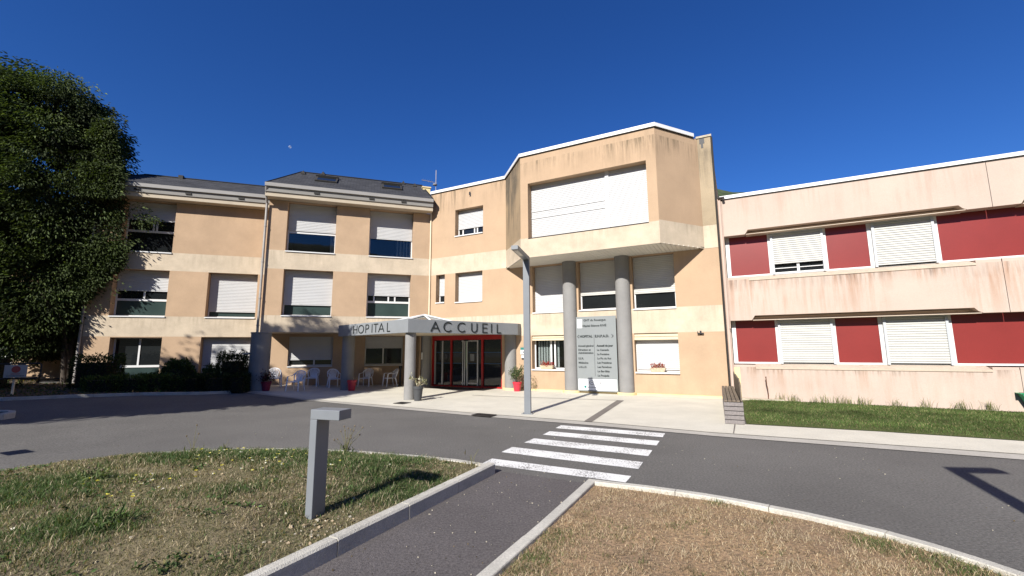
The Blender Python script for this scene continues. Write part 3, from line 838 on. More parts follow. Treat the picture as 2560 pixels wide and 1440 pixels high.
window(wing, FA, *a3, og, sill_out=-BK + .05, shut=8.12, trans=(7.55,), mull=((12.95, 7.6, 8.2), (12.82, 7.6, 8.2)))
window(wing, FA, *a2L, og, sill_out=-BK + .05, shut=4.70, trans=(4.24,), mull=((13.02, 4.29, 4.8),), low_teal=4.25)
window(wing, FA, *a2R, og, sill_out=-BK + .05, shut=3.78, low_teal=6.0)
window(wing, FA, *a1L, og, sill_out=-BK + .05, trans=(1.16,), mull=((12.98, 1.21, 2.44),), low_teal=1.2)
window(wing, FA, *a1R, og, sill_out=-BK + .05, shut=1.20, trans=(1.08,), low_teal=1.1)

def eave(u0, u1, ob, name=''):
    b = MB(); b.extrude_oz(FA, [(ob + 0.50, 9.40), (ob + 0.74, 9.40), (ob + 0.76, 9.56), (ob + 0.70, 9.575), (ob + 0.50, 9.575)], u0, u1); obj('gutter', b, 'gutter', wing)
    b = MB(); b.extrude_oz(FA, [(ob + 0.30, 9.17), (ob + 0.62, 9.17), (ob + 0.66, 9.398), (ob + 0.30, 9.398)], u0, u1); obj('fascia', b, 'fascia', wing)
    b = MB(); b.extrude_oz(FA, [(ob + 0.02, 8.975), (ob + 0.54, 8.975), (ob + 0.57, 9.168), (ob + 0.02, 9.168)], u0, u1); obj('soffit', b, 'soffit', wing)
eave(-0.02, 7.72, 0.0)
eave(7.63, 15.15, -BK)
for F_, ob in (((5.4, 2.9, 1.35), 0.0), ((9.0, 11.2, 13.2), -BK)):
    for u in F_:
        b = MB(); b.fbox(FA, u, u + 0.24, ob + 0.64, ob + 0.668, 9.24, 9.33); obj('vent', b, 'vent', wing)

def roof(name, quads, m='slate'):
    me = bpy.data.meshes.new(name); off = root_loc(wing)
    v = []; f = []; uvs = []
    for q in quads:
        i = len(v); P = [Vector(p) for p in q]; v += [tuple(p - off) for p in P]; f.append(tuple(range(i, i + len(q))))
        e = (P[1] - P[0]).normalized(); n = (P[1] - P[0]).cross(P[2] - P[0]).normalized(); t = n.cross(e)
        uvs += [((p - P[0]).dot(e), (p - P[0]).dot(t)) for p in P]
    me.from_pydata(v, [], f); ul = me.uv_layers.new(name='UVMap')
    for k, l in enumerate(me.loops): ul.data[k].uv = uvs[k]
    me.materials.append(M[m]); o = bpy.data.objects.new(name, me); C.objects.link(o); o.parent = wing
    return o
tp = math.tan(R(32))
zr = lambda o, ob: 9.56 + (ob + 0.70 - o) * tp
def hip(u0, u1, ob, rl, rr_, orr):
    zt = zr(orr, ob); e = ob + 0.70; bk = 2 * orr - e
    a, b, c, d = FA(u1, e, 9.56), FA(u0, e, 9.56), FA(rr_, orr, zt), FA(rl, orr, zt)
    roof('roof', [(a, b, c, d), (FA(u1, bk, 9.56), a, d), (b, FA(u0, bk, 9.56), c), (FA(u0, bk, 9.56), FA(u1, bk, 9.56), d, c)])
    rc = MB(); rc.tube([d, c], 0.05, 6); rc.tube([a, d], 0.035, 6); rc.tube([b, c], 0.035, 6); obj('ridge_cap', rc, 'slate', wing)
hip(-0.02, 7.70, 0.0, 6.68, 0.27, -2.10)
hip(6.0, 15.15, -BK, 13.75, 6.5, -BK - 0.85)
for u0, u1 in ((4.74, 5.78), (1.49, 2.52)):       # roof windows
    b = MB()
    za, zb = zr(-0.45, 0) , zr(-1.32, 0)
    def pr(u, o, h): return FA(u, o + h * math.sin(R(32)), zr(o, 0) + h * math.cos(R(32)))
    b.hexa([pr(u0, -0.45, -0.02), pr(u1, -0.45, -0.02), pr(u1, -1.32, -0.02), pr(u0, -1.32, -0.02), pr(u0, -0.45, 0.08), pr(u1, -0.45, 0.08), pr(u1, -1.32, 0.08), pr(u0, -1.32, 0.08)])
    w = obj('roof_window', b, 'vent', wing)
    b = MB(); b.hexa([pr(u0 + .09, -0.54, 0.07), pr(u1 - .09, -0.54, 0.07), pr(u1 - .09, -1.2, 0.07), pr(u0 + .09, -1.2, 0.07), pr(u0 + .09, -0.54, 0.09), pr(u1 - .09, -0.54, 0.09), pr(u1 - .09, -1.2, 0.09), pr(u0 + .09, -1.2, 0.09)])
    obj('pane', b, 'glass', w)
    b = MB(); b.hexa([pr(u0 - .03, -1.2, 0.08), pr(u1 + .03, -1.2, 0.08), pr(u1 + .03, -1.36, 0.02), pr(u0 - .03, -1.36, 0.02), pr(u0 - .03, -1.2, 0.16), pr(u1 + .03, -1.2, 0.16), pr(u1 + .03, -1.36, 0.14), pr(u0 - .03, -1.36, 0.14)])
    obj('flashing', b, 'vent', w)
for u, o in ((6.5, -1.75), (5.57, -2.05), (1.34, -2.0), (0.72, -1.75)):
    b = MB(); z = zr(o, 0)
    P = [FA(u - .12, o + .12, z - .04), FA(u + .12, o + .12, z - .04), FA(u + .12, o - .14, z + .1), FA(u - .12, o - .14, z + .1), FA(u, o + .1, z + .16), FA(u, o - .14, z + .18)]
    i = len(b.v); b.v += P; b.f += [(0, 1, 4), (1, 2, 5, 4), (2, 3, 5), (3, 0, 4, 5), (0, 3, 2, 1)]
    obj('roof_vent', b, 'vent', wing)
for u, o in ((12.2, -BK - .8),):
    b = MB(); z = zr(o, -BK); b.fbox(FA, u - .1, u + .1, o - .1, o + .1, z - .1, z + .14); obj('roof_vent', b, 'vent', wing)
# rainwater pipe at the step between the two parts
b = MB(); b.tube([FA(7.66, 0.66, 9.36), FA(7.68, 0.5, 9.1), FA(7.70, 0.13, 8.75), FA(7.70, 0.12, 8.4), FA(7.70, 0.12, 2.3)], 0.055, 10)
for z in (7.6, 5.9, 4.2, 2.95): b.tube([FA(7.70, 0.12, z), FA(7.70, 0.12, z + 0.05)], 0.068, 10)
obj('downpipe', b, 'pipe', wing, smooth=True)
b = MB(); b.tube([FA(15.0, -BK + .06, 9.3), FA(15.0, -BK + .06, 0.2)], 0.06, 10); obj('downpipe', b, 'pipe', wing, smooth=True)

# far wing glimpsed below the tree crown
rear = thing('rear_wing', 'low orange wing with a white shuttered doorway glimpsed beneath the tree crown', 'building', (-24, 21, 0))
dO = (19.1, 20.6, 0.3, 3.0)
put_walls(wall_cells(FA, 14.98, 32, [(-0.2, 3.5, 'orange'), (3.5, 4.4, 'cream'), (4.4, 7.0, 'orange')], [dO, (22.5, 24.5, 0.9, 2.9)], -5.2, 0.25), rear, NM)
w = window(rear, FA, *dO, -5.42, shut=0.4, sill=False)
window(rear, FA, 22.5, 24.5, 0.9, 2.9, -5.42, shut=1.6)
b = MB(); b.fbox(FA, 14.98, 32, -14, -5.0, 7.0, 7.2); obj('roof', b, 'slate', rear)

# round grey pillar carrying the rainwater pipe
pl = thing('pillar', 'thick dark grey round pillar below the rainwater pipe, by the clipped hedge', 'pillar', (-11.0, 19.15, 0))
b = MB(); b.lathe([(0.40, 0.0), (0.40, 2.58), (0.42, 2.585), (0.42, 2.64)], 32, (-11.05, 19.15)); obj('shaft', b, 'column', pl, smooth=True)
b = MB(); b.box(-11.62, -11.34, 18.78, 18.90, 1.70, 1.76); b.box(-11.46, -11.40, 18.88, 19.05, 1.69, 1.77); obj('lamp_fitting', b, 'silver', pl)

# ------------------------------------------------------------------ entrance block (facade B)
ent = thing('entrance_block', 'tall orange entrance block with a slant-sided bay and big white shutters beneath the white coping', 'building', (2, 19.5, 0))
O = {'w3': (1.57, 3.24, 7.57, 8.95), 'ws': (0.42, 0.97, 4.22, 5.65), 'w2': (1.62, 3.21, 4.18, 5.65), 'wL': (5.88, 7.42, 3.47, 5.58), 'wM': (8.06, 9.68, 3.48, 5.58),
     'wR': (10.36, 12.0, 3.42, 5.58), 'g1': (5.82, 7.40, 0.96, 2.43), 'g2': (10.34, 12.0, 0.92, 2.43), 'door': (0.20, 4.28, 0.0, 2.56)}
rowsB = [(0, 2.44, 'orange'), (2.44, 3.42, 'cream'), (3.42, 5.65, 'orange_side'), (5.65, 6.54, 'cream'), (6.54, 10.04, 'orange_side')]
put_walls(wall_cells(FB, 0.0, 13.14, rowsB, list(O.values()), 0.0, 0.38), ent, NM)
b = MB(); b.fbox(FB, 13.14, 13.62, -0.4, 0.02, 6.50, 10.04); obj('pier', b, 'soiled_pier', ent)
b = MB(); b.fbox(FB, 13.14, 13.62, -0.4, 0.0, 0, 2.44); obj('pier', b, 'orange', ent)
b = MB(); b.fbox(FB, 13.14, 13.62, -0.4, 0.0, 3.42, 5.60); obj('pier', b, 'orange_side', ent)
b = MB(); b.fbox(FB, 13.14, 13.62, -0.4, 0.003, 2.44, 3.42); obj('pier_band', b, 'cream', ent)
b = MB(); b.fbox(FB, 13.14, 13.62, -0.4, 0.012, 5.60, 6.50); obj('pier_band', b, 'cream', ent)
b = MB(); b.fbox(FB, 13.60, 13.62, -9, -0.41, 0, 10.04); b.fbox(FB, -1.0, 13.62, -9.2, -9, 0, 10.04); obj('side_wall', b, 'orange', ent)
b = MB(); b.prism([FB(0.05, -0.3, 0)[:2], FB(13.55, -0.3, 0)[:2], FB(13.55, -9, 0)[:2], FB(-1.0, -9, 0)[:2]], 9.7, 9.8); obj('flat_roof', b, 'vent', ent)
og = -0.35
w = window(ent, FB, *O['w3'], og, shut=8.0, mull=((2.55, 7.6, 8.1), (2.72, 7.6, 8.1), (1.85, 7.6, 8.1)))
window(ent, FB, *O['ws'], og, shut=4.62)
window(ent, FB, *O['w2'], og, shut=4.22)
window(ent, FB, *O['wL'], og, shut=3.50, shut_m='shutter')
window(ent, FB, *O['wM'], og, shut=4.16, shut_m='shutter2')
window(ent, FB, *O['wR'], og, shut=4.10, shut_m='shutter2')
w = window(ent, FB, *O['g1'], og, head_box=(2.21, 2.41, -0.06), mull=((6.62, 1.0, 2.25), (6.80, 1.0, 2.25)), clear=(0, 3), sill_out=0.07)
room(w, FB, 5.85, 7.38, 0.98, 2.4, og - 0.03); blinds(w, FB, (5.93, 6.06, 6.19, 6.32, 6.45, 6.70, 6.86), 1.02, 2.2, og - 0.12, 0.09)
w = window(ent, FB, *O['g2'], og, shut=1.04, head_box=(2.17, 2.41, -0.06), sill_out=0.08)
# bay
bay_top = [(4.52, 0.0), (6.20, 1.80), (11.80, 1.80), (13.14, 0.0)]
FW = (6.55, 11.44, 6.43, 8.81)
def bay_face(i, j, rows, m_):
    (ua, oa), (ub, ob) = bay_top[i], bay_top[j]
    Pa, Pb = Vector(FB(ua, oa, 0)), Vector(FB(ub, ob, 0)); t = (Pb - Pa).normalized(); L = (Pb - Pa).length
    n = Vector((t.y, -t.x, 0))
    return frame(Pa, t, n), L
F1, L1 = bay_face(0, 1, 0, 0); F2, L2 = bay_face(1, 2, 0, 0); F3, L3 = bay_face(2, 3, 0, 0)
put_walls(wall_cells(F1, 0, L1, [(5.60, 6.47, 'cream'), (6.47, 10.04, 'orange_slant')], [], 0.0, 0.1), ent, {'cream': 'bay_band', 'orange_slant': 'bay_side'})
bo = (FW[0] - 6.20, FW[1] - 6.20, FW[2], FW[3])
put_walls(wall_cells(F2, 0, L2, [(5.60, 6.43, 'cream'), (6.43, 10.04, 'orange_bay')], [bo], 0.0, 0.42), ent, {'cream': 'bay_band', 'orange_bay': 'bay_front'})
put_walls(wall_cells(F3, 0, L3, [(5.60, 6.47, 'cream'), (6.47, 10.04, 'orange_bay')], [], 0.0, 0.1), ent, {'cream': 'bay_band', 'orange_bay': 'bay_side'})
fr = MB(); mu = 9.86 - 6.20
fr.fbox(F2, bo[0], bo[1], -0.41, -0.36, bo[2], bo[2] + 0.06); fr.fbox(F2, mu - .07, mu + .07, -0.41, -0.30, bo[2] + 0.06, bo[3])
w = obj('window', fr, 'white', ent)
shutter('shutter', F2, bo[0] + .01, mu - .07, bo[2] + .06, bo[3], -0.36, 'shutter', w, gaps=(11, 15))
shutter('shutter', F2, mu + .07, bo[1] - .01, bo[2] + .06, bo[3], -0.36, 'shutter', w)
b = MB(); b.fbox(F2, bo[0], bo[1], -0.41, 0.02, bo[2] - .03, bo[2] - .003); obj('sill', b, 'darktrim', w)
# bay soffit: boards running out from the wall
nb = 56
b = MB()
for k in range(nb):
    u_a = 4.75 + (12.95 - 4.75) * k / nb; u_b = u_a + (12.95 - 4.75) / nb - 0.012
    um = (u_a + u_b) / 2
    omax = 1.78 if 6.2 <= um <= 11.8 else (1.78 * (um - 4.52) / 1.68 if um < 6.2 else 1.78 * (13.14 - um) / 1.34)
    omax = max(0.05, omax - 0.05)
    b.fbox(FB, u_a, u_b, 0.004, omax, 5.605, 5.63)
obj('bay_soffit', b, 'soffit_white', ent)
b = MB(); b.prism([FB(u, o - (0.03 if o else -0.003), 0)[:2] for u, o in bay_top], 5.632, 5.66); obj('bay_floor', b, 'vent', ent)
# coping, with its shadow painted as a black strip beneath
cop = [(-0.02, 0.0)] + bay_top + [(13.16, 0.0)]
def coping(parent, pts, ov, z0, z1, back, m):
    mb = MB()
    P = [Vector(FB(u, o, 0)) for u, o in pts]
    nr = []
    for k in range(len(P)):
        ns = []
        if k > 0: d = (P[k] - P[k - 1]); ns.append(Vector((d.y, -d.x, 0)).normalized()) if d.length > 1e-6 else None
        if k < len(P) - 1: d = (P[k + 1] - P[k]); ns.append(Vector((d.y, -d.x, 0)).normalized()) if d.length > 1e-6 else None
        s = sum(ns, Vector()); s.normalize(); c = s.dot(ns[0]); nr.append(s / max(0.4, c))
    for k in range(len(P)):
        for o_, z in ((ov, z0), (ov, z1), (-back, z1 + 0.01), (-back, z0)):
            q = P[k] + nr[k] * o_; mb.v.append((q.x, q.y, z))
    for k in range(len(P) - 1):
        for r_ in range(4):
            w_ = (r_ + 1) % 4; mb.f.append((k * 4 + r_, k * 4 + w_, k * 4 + 4 + w_, k * 4 + 4 + r_))
    mb.f.append((0, 1, 2, 3)); e = (len(P) - 1) * 4; mb.f.append((e + 3, e + 2, e + 1, e))
    return obj('coping', mb, m, parent)
coping(ent, [(-0.02, 0.0), (4.52, 0.0), (6.20, 1.80), (11.80, 1.80), (13.0, 0.19)], 0.07, 10.06, 10.20, 0.35, 'coping')
o_ = coping(ent, [(-0.02, 0.0), (4.52, 0.0), (6.20, 1.80), (11.80, 1.80), (13.0, 0.19)], 0.035, 10.03, 10.062, 0.2, 'darktrim'); o_.name = 'shadow_strip'
b = MB(); b.fbox(FB, 13.10, 13.66, -0.45, 0.06, 10.04, 10.12); obj('pier_cap', b, 'stone', ent)
b = MB(); b.fbox(FB, 13.22, 13.40, 0.02, 0.028, 9.80, 10.04); b.fbox(FB, 13.27, 13.35, 0.0205, 0.0285, 9.62, 9.80); obj('hole', b, 'black', ent)
b = MB(); b.fbox(FB, 2.40, 2.50, 0.002, 0.006, 9.62, 9.78); b.fbox(FB, 2.44, 2.52, 0.002, 0.0065, 9.52, 9.70); obj('hole', b, 'black', ent)
b = MB(); b.tube([FB(0.06, 0.06, 9.0), FB(0.06, 0.06, 3.0)], 0.04, 8); obj('downpipe', b, 'paledown', ent, smooth=True)
b = MB(); b.tube([FB(13.66, 0.02, 10.0), FB(13.67, 0.02, 0.1)], 0.035, 8); obj('downpipe', b, 'darktrim', ent, smooth=True)
b = MB(); b.fbox(FB, 4.9, 13.6, 0.003, 0.07, 0.0, 0.10); obj('plinth', b, 'plinth', ent)
b = MB(); b.fbox(FB, 12.70, 12.92, 0.0, 0.10, 2.36, 2.40); b.fbox(FB, 12.78, 12.84, 0.0, 0.03, 2.33, 2.48); b.fbox(FB, 12.70, 12.72, 0.05, 0.11, 2.36, 2.46); obj('bracket', b, 'black', ent)

# sliding entrance doors
de = MB()
de.fbox(FB, 0.20, 4.28, -0.20, -0.06, 2.30, 2.555)
for u, w_ in ((0.20, 0.10), (1.33, 0.07), (3.12, 0.09), (4.20, 0.08)): de.fbox(FB, u, u + w_, -0.20, -0.07, 0.03, 2.298)
for a, b_ in ((0.302, 1.328), (1.402, 3.118), (3.212, 4.198)): de.fbox(FB, a, b_, -0.19, -0.09, 0.03, 0.10)
door = obj('sliding_door', de, 'redframe', ent)
for a, b_, tn in ((0.30, 1.33, 'glass'), (1.40, 2.19, 'glass'), (2.25, 3.12, 'glass'), (3.21, 4.20, 'glass')):
    b = MB(); b.fbox(FB, a, b_, -0.165, -0.15, 0.1, 2.30); obj('pane', b, 'glass', door)
b = MB()
for a, b_ in ((0.33, 0.40), (0.78, 0.86), (2.02, 2.07), (2.13, 2.18), (2.27, 2.32), (2.86, 2.92)): b.fbox(FB, a, b_, -0.148, -0.10, 0.12, 2.27)
for a, b_ in ((1.96, 2.19), (2.26, 2.93)): b.fbox(FB, a, b_, -0.147, -0.115, 0.20, 0.25); b.fbox(FB, a, b_, -0.147, -0.115, 2.22, 2.269)
obj('leaf_frame', b, 'silver', door)
for z in (1.685, 1.155):
    for a, b_ in ((0.41, 0.77), (0.87, 1.32), (1.41, 1.95), (2.33, 2.85), (3.22, 4.19)):
        b = MB(); b.fbox(FB, a, b_, -0.1495, -0.145, z, z + 0.025); obj('glass_strip', b, 'bluetape', door)
b = MB(); b.fbox(FB, 2.45, 2.68, -0.149, -0.144, 1.28, 1.62); obj('notice', b, 'greyprint', door)
b = MB(); b.fbox(FB, 2.15, 2.36, -0.10, -0.02, 2.24, 2.31); obj('sensor', b, 'black', door)
mt = MB(); mt.fbox(FB, 0.5, 3.9, 0.1, 1.0, 0.026, 0.038)
tag(obj('doormat', mt, 'iron'), 'dark doormat on the pale paving before the red sliding doors', 'doormat')

# engaged columns under the bay, and the grey pilaster at the inner corner
for u, lab in ((7.68, 'tall grey round column at the left edge of the grey directory sign'), (9.98, 'tall grey round column at the right edge of the grey directory sign')):
    t = thing('column', lab, 'column', FB(u, 0.06, 0), 'tall columns beneath the bay')
    c = FB(u, 0.06, 0)
    b = MB(); b.lathe([(0.295, 0.10), (0.295, 5.60)], 36, c[:2]); obj('shaft', b, 'column', t, smooth=True)
    b = MB(); b.lathe([(0.38, 0.0), (0.38, 0.105), (0.365, 0.12), (0.2, 0.12)], 36, c[:2]); obj('base', b, 'plinth', t, smooth=True)
b = MB(); c = FA(0.10, 0.12, 0); b.lathe([(0.24, 0.0), (0.24, 2.7)], 28, c[:2])
tag(obj('pilaster', b, 'column', smooth=True), 'grey rounded pilaster in the inner corner left of the red door', 'pilaster')
c = FB(-0.36, 0.18, 1.5)
b = MB(); c0 = FA(0.33, 0.22, 0)
b.box(c0[0] - 0.03, c0[0] + 0.03, c0[1] - 0.03, c0[1] + 0.03, 1.36, 1.70)
it = obj('intercom', b, 'white', bevel=0.01); tag(it, 'slim white intercom box on the pilaster left of the door', 'intercom')

# ------------------------------------------------------------------ canopy with lettering
P0, PL, PR = Vector((-3.84, 15.95, 0)), Vector((-8.05, 20.1, 0)), Vector((0.25, 19.45, 0))
can = thing('canopy', 'grey entrance canopy lettered HOPITAL and ACCUEIL on three round columns', 'canopy', (-3.9, 18.5, 0))
ZB, ZT = 2.47, 2.975
back = [Vector(FB(5.28, 0.02, 0)), Vector(FB(0.5, 0.02, 0)), Vector(FA(0.5, 0.02, 0)), Vector(FA(4.1, 0.02, 0))]
def fascia_board(a, b_, th, z0, z1):
    d = (b_ - a).normalized(); n = Vector((d.y, -d.x, 0)); mb = MB()
    q = [a, b_, b_ - n * th, a - n * th]
    mb.prism([(p.x, p.y) for p in q], z0, z1); return mb, d, n
mbL, dL, nL = fascia_board(PL, P0, 0.14, ZB, ZT); obj('fascia_board', mbL, 'canopy', can, bevel=0.008)
mbR, dR, nR = fascia_board(P0 + Vector((0.002, 0.002, 0)), PR, 0.14, ZB, ZT); obj('fascia_board', mbR, 'canopy', can, bevel=0.008)
mb, _, _ = fascia_board(PR - dR * 0.003, back[0], 0.14, ZB + .002, ZT - .002); obj('fascia_board', mb, 'canopy', can)
mb, _, _ = fascia_board(back[3], PL + dL * 0.003, 0.14, ZB + .002, ZT - .002); obj('fascia_board', mb, 'canopy', can)
mb = MB(); ins = [PL + Vector((0.2, -0.02, 0)), P0 + Vector((0.0, 0.2, 0)), PR - Vector((0.2, 0.02, 0))] + back
mb.prism([(p.x, p.y) for p in ins], ZB + 0.05, ZB + 0.09); obj('ceiling', mb, 'soffit', can)
mb = MB(); mb.prism([(p.x, p.y) for p in ins], ZT - 0.08, ZT - 0.03); obj('roof_slab', mb, 'fascia', can)
# low pyramid rooflight
sk = MB(); ax = Vector((-3.95, 19.4, 3.38)); bs = []
for a in range(8):
    t = 2 * math.pi * (a + 0.5) / 8; bs.append(Vector((-3.95 + 1.75 * math.cos(t), 19.4 + 1.75 * math.sin(t), ZT + 0.0)))
for k in range(8): sk.quad(bs[k], bs[(k + 1) % 8], ax - Vector((0, 0, 0.03)))
so = obj('rooflight', sk, 'glassteal', can, recalc=False)
sb = MB()
for k in range(8): sb.tube([bs[k], ax], 0.045, 4)
for k in range(8): sb.tube([bs[k], bs[(k + 1) % 8]], 0.05, 4)
obj('glazing_bar', sb, 'white', so)
for c in ((-3.82, 16.36), (-7.68, 20.45), (-0.08, 20.02)):
    b = MB(); b.lathe([(0.20 if c[0] == -3.82 else 0.28, 0.0), (0.20 if c[0] == -3.82 else 0.28, ZB + 0.03)], 32, c); obj('column', b, 'column', can, smooth=True)
b = MB(); b.lathe([(0.36, 0.0), (0.36, 0.10), (0.345, 0.115), (0.1, 0.115)], 32, (-0.08, 20.02)); obj('column_base', b, 'plinth', can, smooth=True)

# drawn letters: strokes in a unit box (x 0..1, y 0..1)
def arc(cx, cy, rx, ry, a0, a1, n=16):
    return [(cx + rx * math.cos(R(a0 + (a1 - a0) * k / n)), cy + ry * math.sin(R(a0 + (a1 - a0) * k / n))) for k in range(n + 1)]
GL = {'H': [[(0, 0), (0, 1)], [(1, 0), (1, 1)], [(0, .5), (1, .5)]], 'O': [arc(.5, .5, .5, .5, 0, 360, 28)],
      'P': [[(0, 0), (0, 1)], [(0, 1), (.5, 1)] + arc(.5, .74, .45, .26, 90, -90, 12) + [(0, .48)]], 'I': [[(.5, 0), (.5, 1)]],
      'T': [[(0, 1), (1, 1)], [(.5, 0), (.5, 1)]], 'A': [[(0, 0), (.5, 1), (1, 0)], [(.17, .34), (.83, .34)]], 'L': [[(0, 1), (0, 0), (1, 0)]],
      'C': [arc(.56, .5, .56, .5, 48, 312, 22)], 'U': [[(0, 1), (0, .38)] + arc(.5, .36, .5, .36, 180, 360, 14) + [(1, 1)]],
      'E': [[(1, 1), (0, 1), (0, 0), (1, 0)], [(0, .52), (.9, .52)]]}
def letter(ch, org, d, n, s0, s1, z0, z1, th, parent):
    mb = MB(); w = s1 - s0; h = z1 - z0
    for st in GL[ch]:
        q = [Vector((s0 + x * w, z0 + y * h)) for x, y in st]
        for a, b_ in zip(q, q[1:]):
            e = (b_ - a)
            if e.length < 1e-6: continue
            e.normalize(); pn = Vector((-e.y, e.x)) * th / 2; a2 = a - e * th * 0.3; b2 = b_ + e * th * 0.3
            ring = [a2 - pn, b2 - pn, b2 + pn, a2 + pn]
            P = [org + d * r_.x + n * oo + Vector((0, 0, r_.y)) for oo in (0.004, 0.022) for r_ in ring]
            mb.hexa(P)
    return obj('letter', mb, 'letter', parent)
for ch, a, b_ in (('H', 1.55, 1.88), ('O', 2.02, 2.49), ('P', 2.68, 2.95), ('I', 3.18, 3.26), ('T', 3.36, 3.70), ('A', 3.77, 4.19), ('L', 4.45, 4.65)):
    letter(ch, PL, dL, nL, a, b_, 2.56, 2.885, 0.036, can)
for ch, a, b_ in (('A', 0.96, 1.33), ('C', 1.53, 1.88), ('C', 2.18, 2.54), ('U', 2.85, 3.12), ('E', 3.42, 3.65), ('I', 3.84, 3.92), ('L', 4.19, 4.39)):
    letter(ch, P0, dR, nR, a, b_, 2.54, 2.895, 0.042, can)

# ------------------------------------------------------------------ directory sign between the columns
sg = thing('directory_sign', 'tall grey directory sign with black lettering and a white logo strip between two columns', 'sign', FB(8.83, 0.22, 0))
def text(body, org, d, n, x, z, size, m, parent, align='LEFT', name='text_line', bold=0.0, off=0.006):
    cu = bpy.data.curves.new('t', 'FONT'); cu.body = body; cu.size = size; cu.align_x = align; cu.extrude = 0.002; cu.offset = bold; cu.resolution_u = 3
    o = bpy.data.objects.new('t', cu); C.objects.link(o)
    bpy.context.view_layer.update()
    me = bpy.data.meshes.new_from_object(o.evaluated_get(bpy.context.evaluated_depsgraph_get()))
    bpy.data.objects.remove(o); bpy.data.curves.remove(cu)
    mb = MB(); mb.v = [tuple(org + d * (x + v.co.x) + n * (off + v.co.z) + Vector((0, 0, z + v.co.y))) for v in me.vertices]
    mb.f = [tuple(p.vertices) for p in me.polygons]; bpy.data.meshes.remove(me)
    return obj(name, mb, m, parent, recalc=False)
b = MB(); b.fbox(FB, 7.985, 9.675, 0.16, 0.20, 0.11, 3.17); obj('panel', b, 'signgrey', sg)
SO = Vector(FB(7.985, 0.20, 0))
def st(body, x, z, size, m='letter', bold=0.0): text(body, SO, tB, nB, x, z, size, m, sg, bold=bold + .0022)
b = MB(); b.fbox(FB, 8.04, 8.25, 0.201, 0.206, 2.70, 3.07); wp = obj('paper_patch', b, 'signwhite', sg)
b = MB(); b.fbox(FB, 8.08, 8.14, 0.207, 0.208, 2.97, 2.98); b.fbox(FB, 8.11, 8.17, 0.207, 0.208, 2.78, 2.80); obj('print', b, 'greyprint', wp)
st('GHT du Rouergue', 0.33, 2.975, 0.125, 'letter', .001)
st('Hôpital Etienne RIVIÉ', 0.265, 2.745, 0.118, 'letter', .001)
st('HOPITAL', 0.15, 2.30, 0.135, 'letter', .004); st('E.H.P.A.D.', 0.80, 2.30, 0.140, 'letter', .004)
for pts in ([(0.12, 2.41), (0.05, 2.345), (0.12, 2.28)], [(1.50, 2.41), (1.57, 2.345), (1.50, 2.28)]):
    mb = MB()
    for a, b_ in zip(pts, pts[1:]): mb.tube([SO + tB * a[0] + nB * .006 + Vector((0, 0, a[1])), SO + tB * b_[0] + nB * .006 + Vector((0, 0, b_[1]))], 0.012, 4)
    obj('chevron', mb, 'letter', sg)
b = MB(); b.fbox(FB, 8.745, 8.755, 0.201, 0.205, 0.72, 2.42); obj('divider', b, 'letter', sg)
for tx, z in (('Accueil général', 1.92), ('Direction et', 1.755), ('Administration', 1.63), ('S.S.R.', 1.40), ('Médecine', 1.225), ('U.S.L.D.', 1.05)): st(tx, 0.07, z, 0.108, 'letter', .001)
for k, tx in enumerate(('Accueil de jour', 'La Cascade', 'La Fontaine', 'Le Pic du Roi', 'Les Fraisières', 'Les Paredous', 'Le Bar-Biès', 'La Poujade')):
    st(tx, 0.87, 1.92 - 0.172 * k, 0.108, 'letter', .004 if k == 0 else .001)
b = MB(); b.fbox(FB, 8.03, 9.63, 0.201, 0.206, 0.16, 0.60); ls = obj('logo_strip', b, 'signwhite', sg)
def lg(u0_, u1_, z0, z1, m): b = MB(); b.fbox(FB, u0_, u1_, 0.2065, 0.209, z0, z1); obj('logo', b, m, ls)
lg(8.12, 8.20, 0.50, 0.51, 'greyprint'); lg(8.12, 8.18, 0.46, 0.468, 'greyprint'); lg(8.27, 8.37, 0.24, 0.34, 'teal'); lg(8.42, 8.80, 0.265, 0.285, 'greyprint')
lg(8.92, 8.97, 0.45, 0.53, 'greyprint'); lg(8.92, 9.0, 0.40, 0.44, 'greyprint'); lg(9.02, 9.50, 0.43, 0.442, 'greyprint')
def ring(cu_, cz, rx, rz, a0, a1, m='greyprint', r_=0.010):
    mb = MB(); mb.tube([FB(cu_ + rx * math.cos(R(a)), 0.208, cz + rz * math.sin(R(a))) for a in range(a0, a1 + 1, 20)], r_, 4); obj('logo', mb, m, ls)
ring(8.60, 0.46, 0.10, 0.075, 40, 340, r_=0.012); lg(8.55, 8.66, 0.455, 0.475, 'greyprint')
ring(9.19, 0.28, 0.07, 0.05, 0, 240, r_=0.006); ring(9.27, 0.27, 0.05, 0.05, -60, 180, r_=0.006); ring(9.12, 0.26, 0.035, 0.03, 60, 340, r_=0.005)

# defibrillator box and intercom plate near the third canopy column
wb = thing('wall_box', 'white and teal wall box above a small white plate, right of the canopy', 'wall box', FB(5.4, 0.03, 1.6))
LOC[wb.name] = FB(5.4, 0.03, 1.6)
b = MB(); b.fbox(FB, 5.27, 5.52, 0.002, 0.05, 1.60, 1.80); obj('case', b, 'white', wb)
b = MB(); b.fbox(FB, 5.27, 5.52, 0.002, 0.052, 1.803, 1.91); obj('header', b, 'teal', wb)
b = MB(); c = Vector(FB(5.42, 0.05, 1.70)); b.tube([c, c + nB * 0.008], 0.035, 14); obj('dial', b, 'greyprint', wb)
b = MB(); b.fbox(FB, 5.30, 5.52, 0.002, 0.03, 1.44, 1.56); obj('plate', b, 'white', wb)
b = MB(); b.fbox(FB, 5.32, 5.52, 0.002, 0.035, 1.38, 1.437); obj('plate_foot', b, 'black', wb)

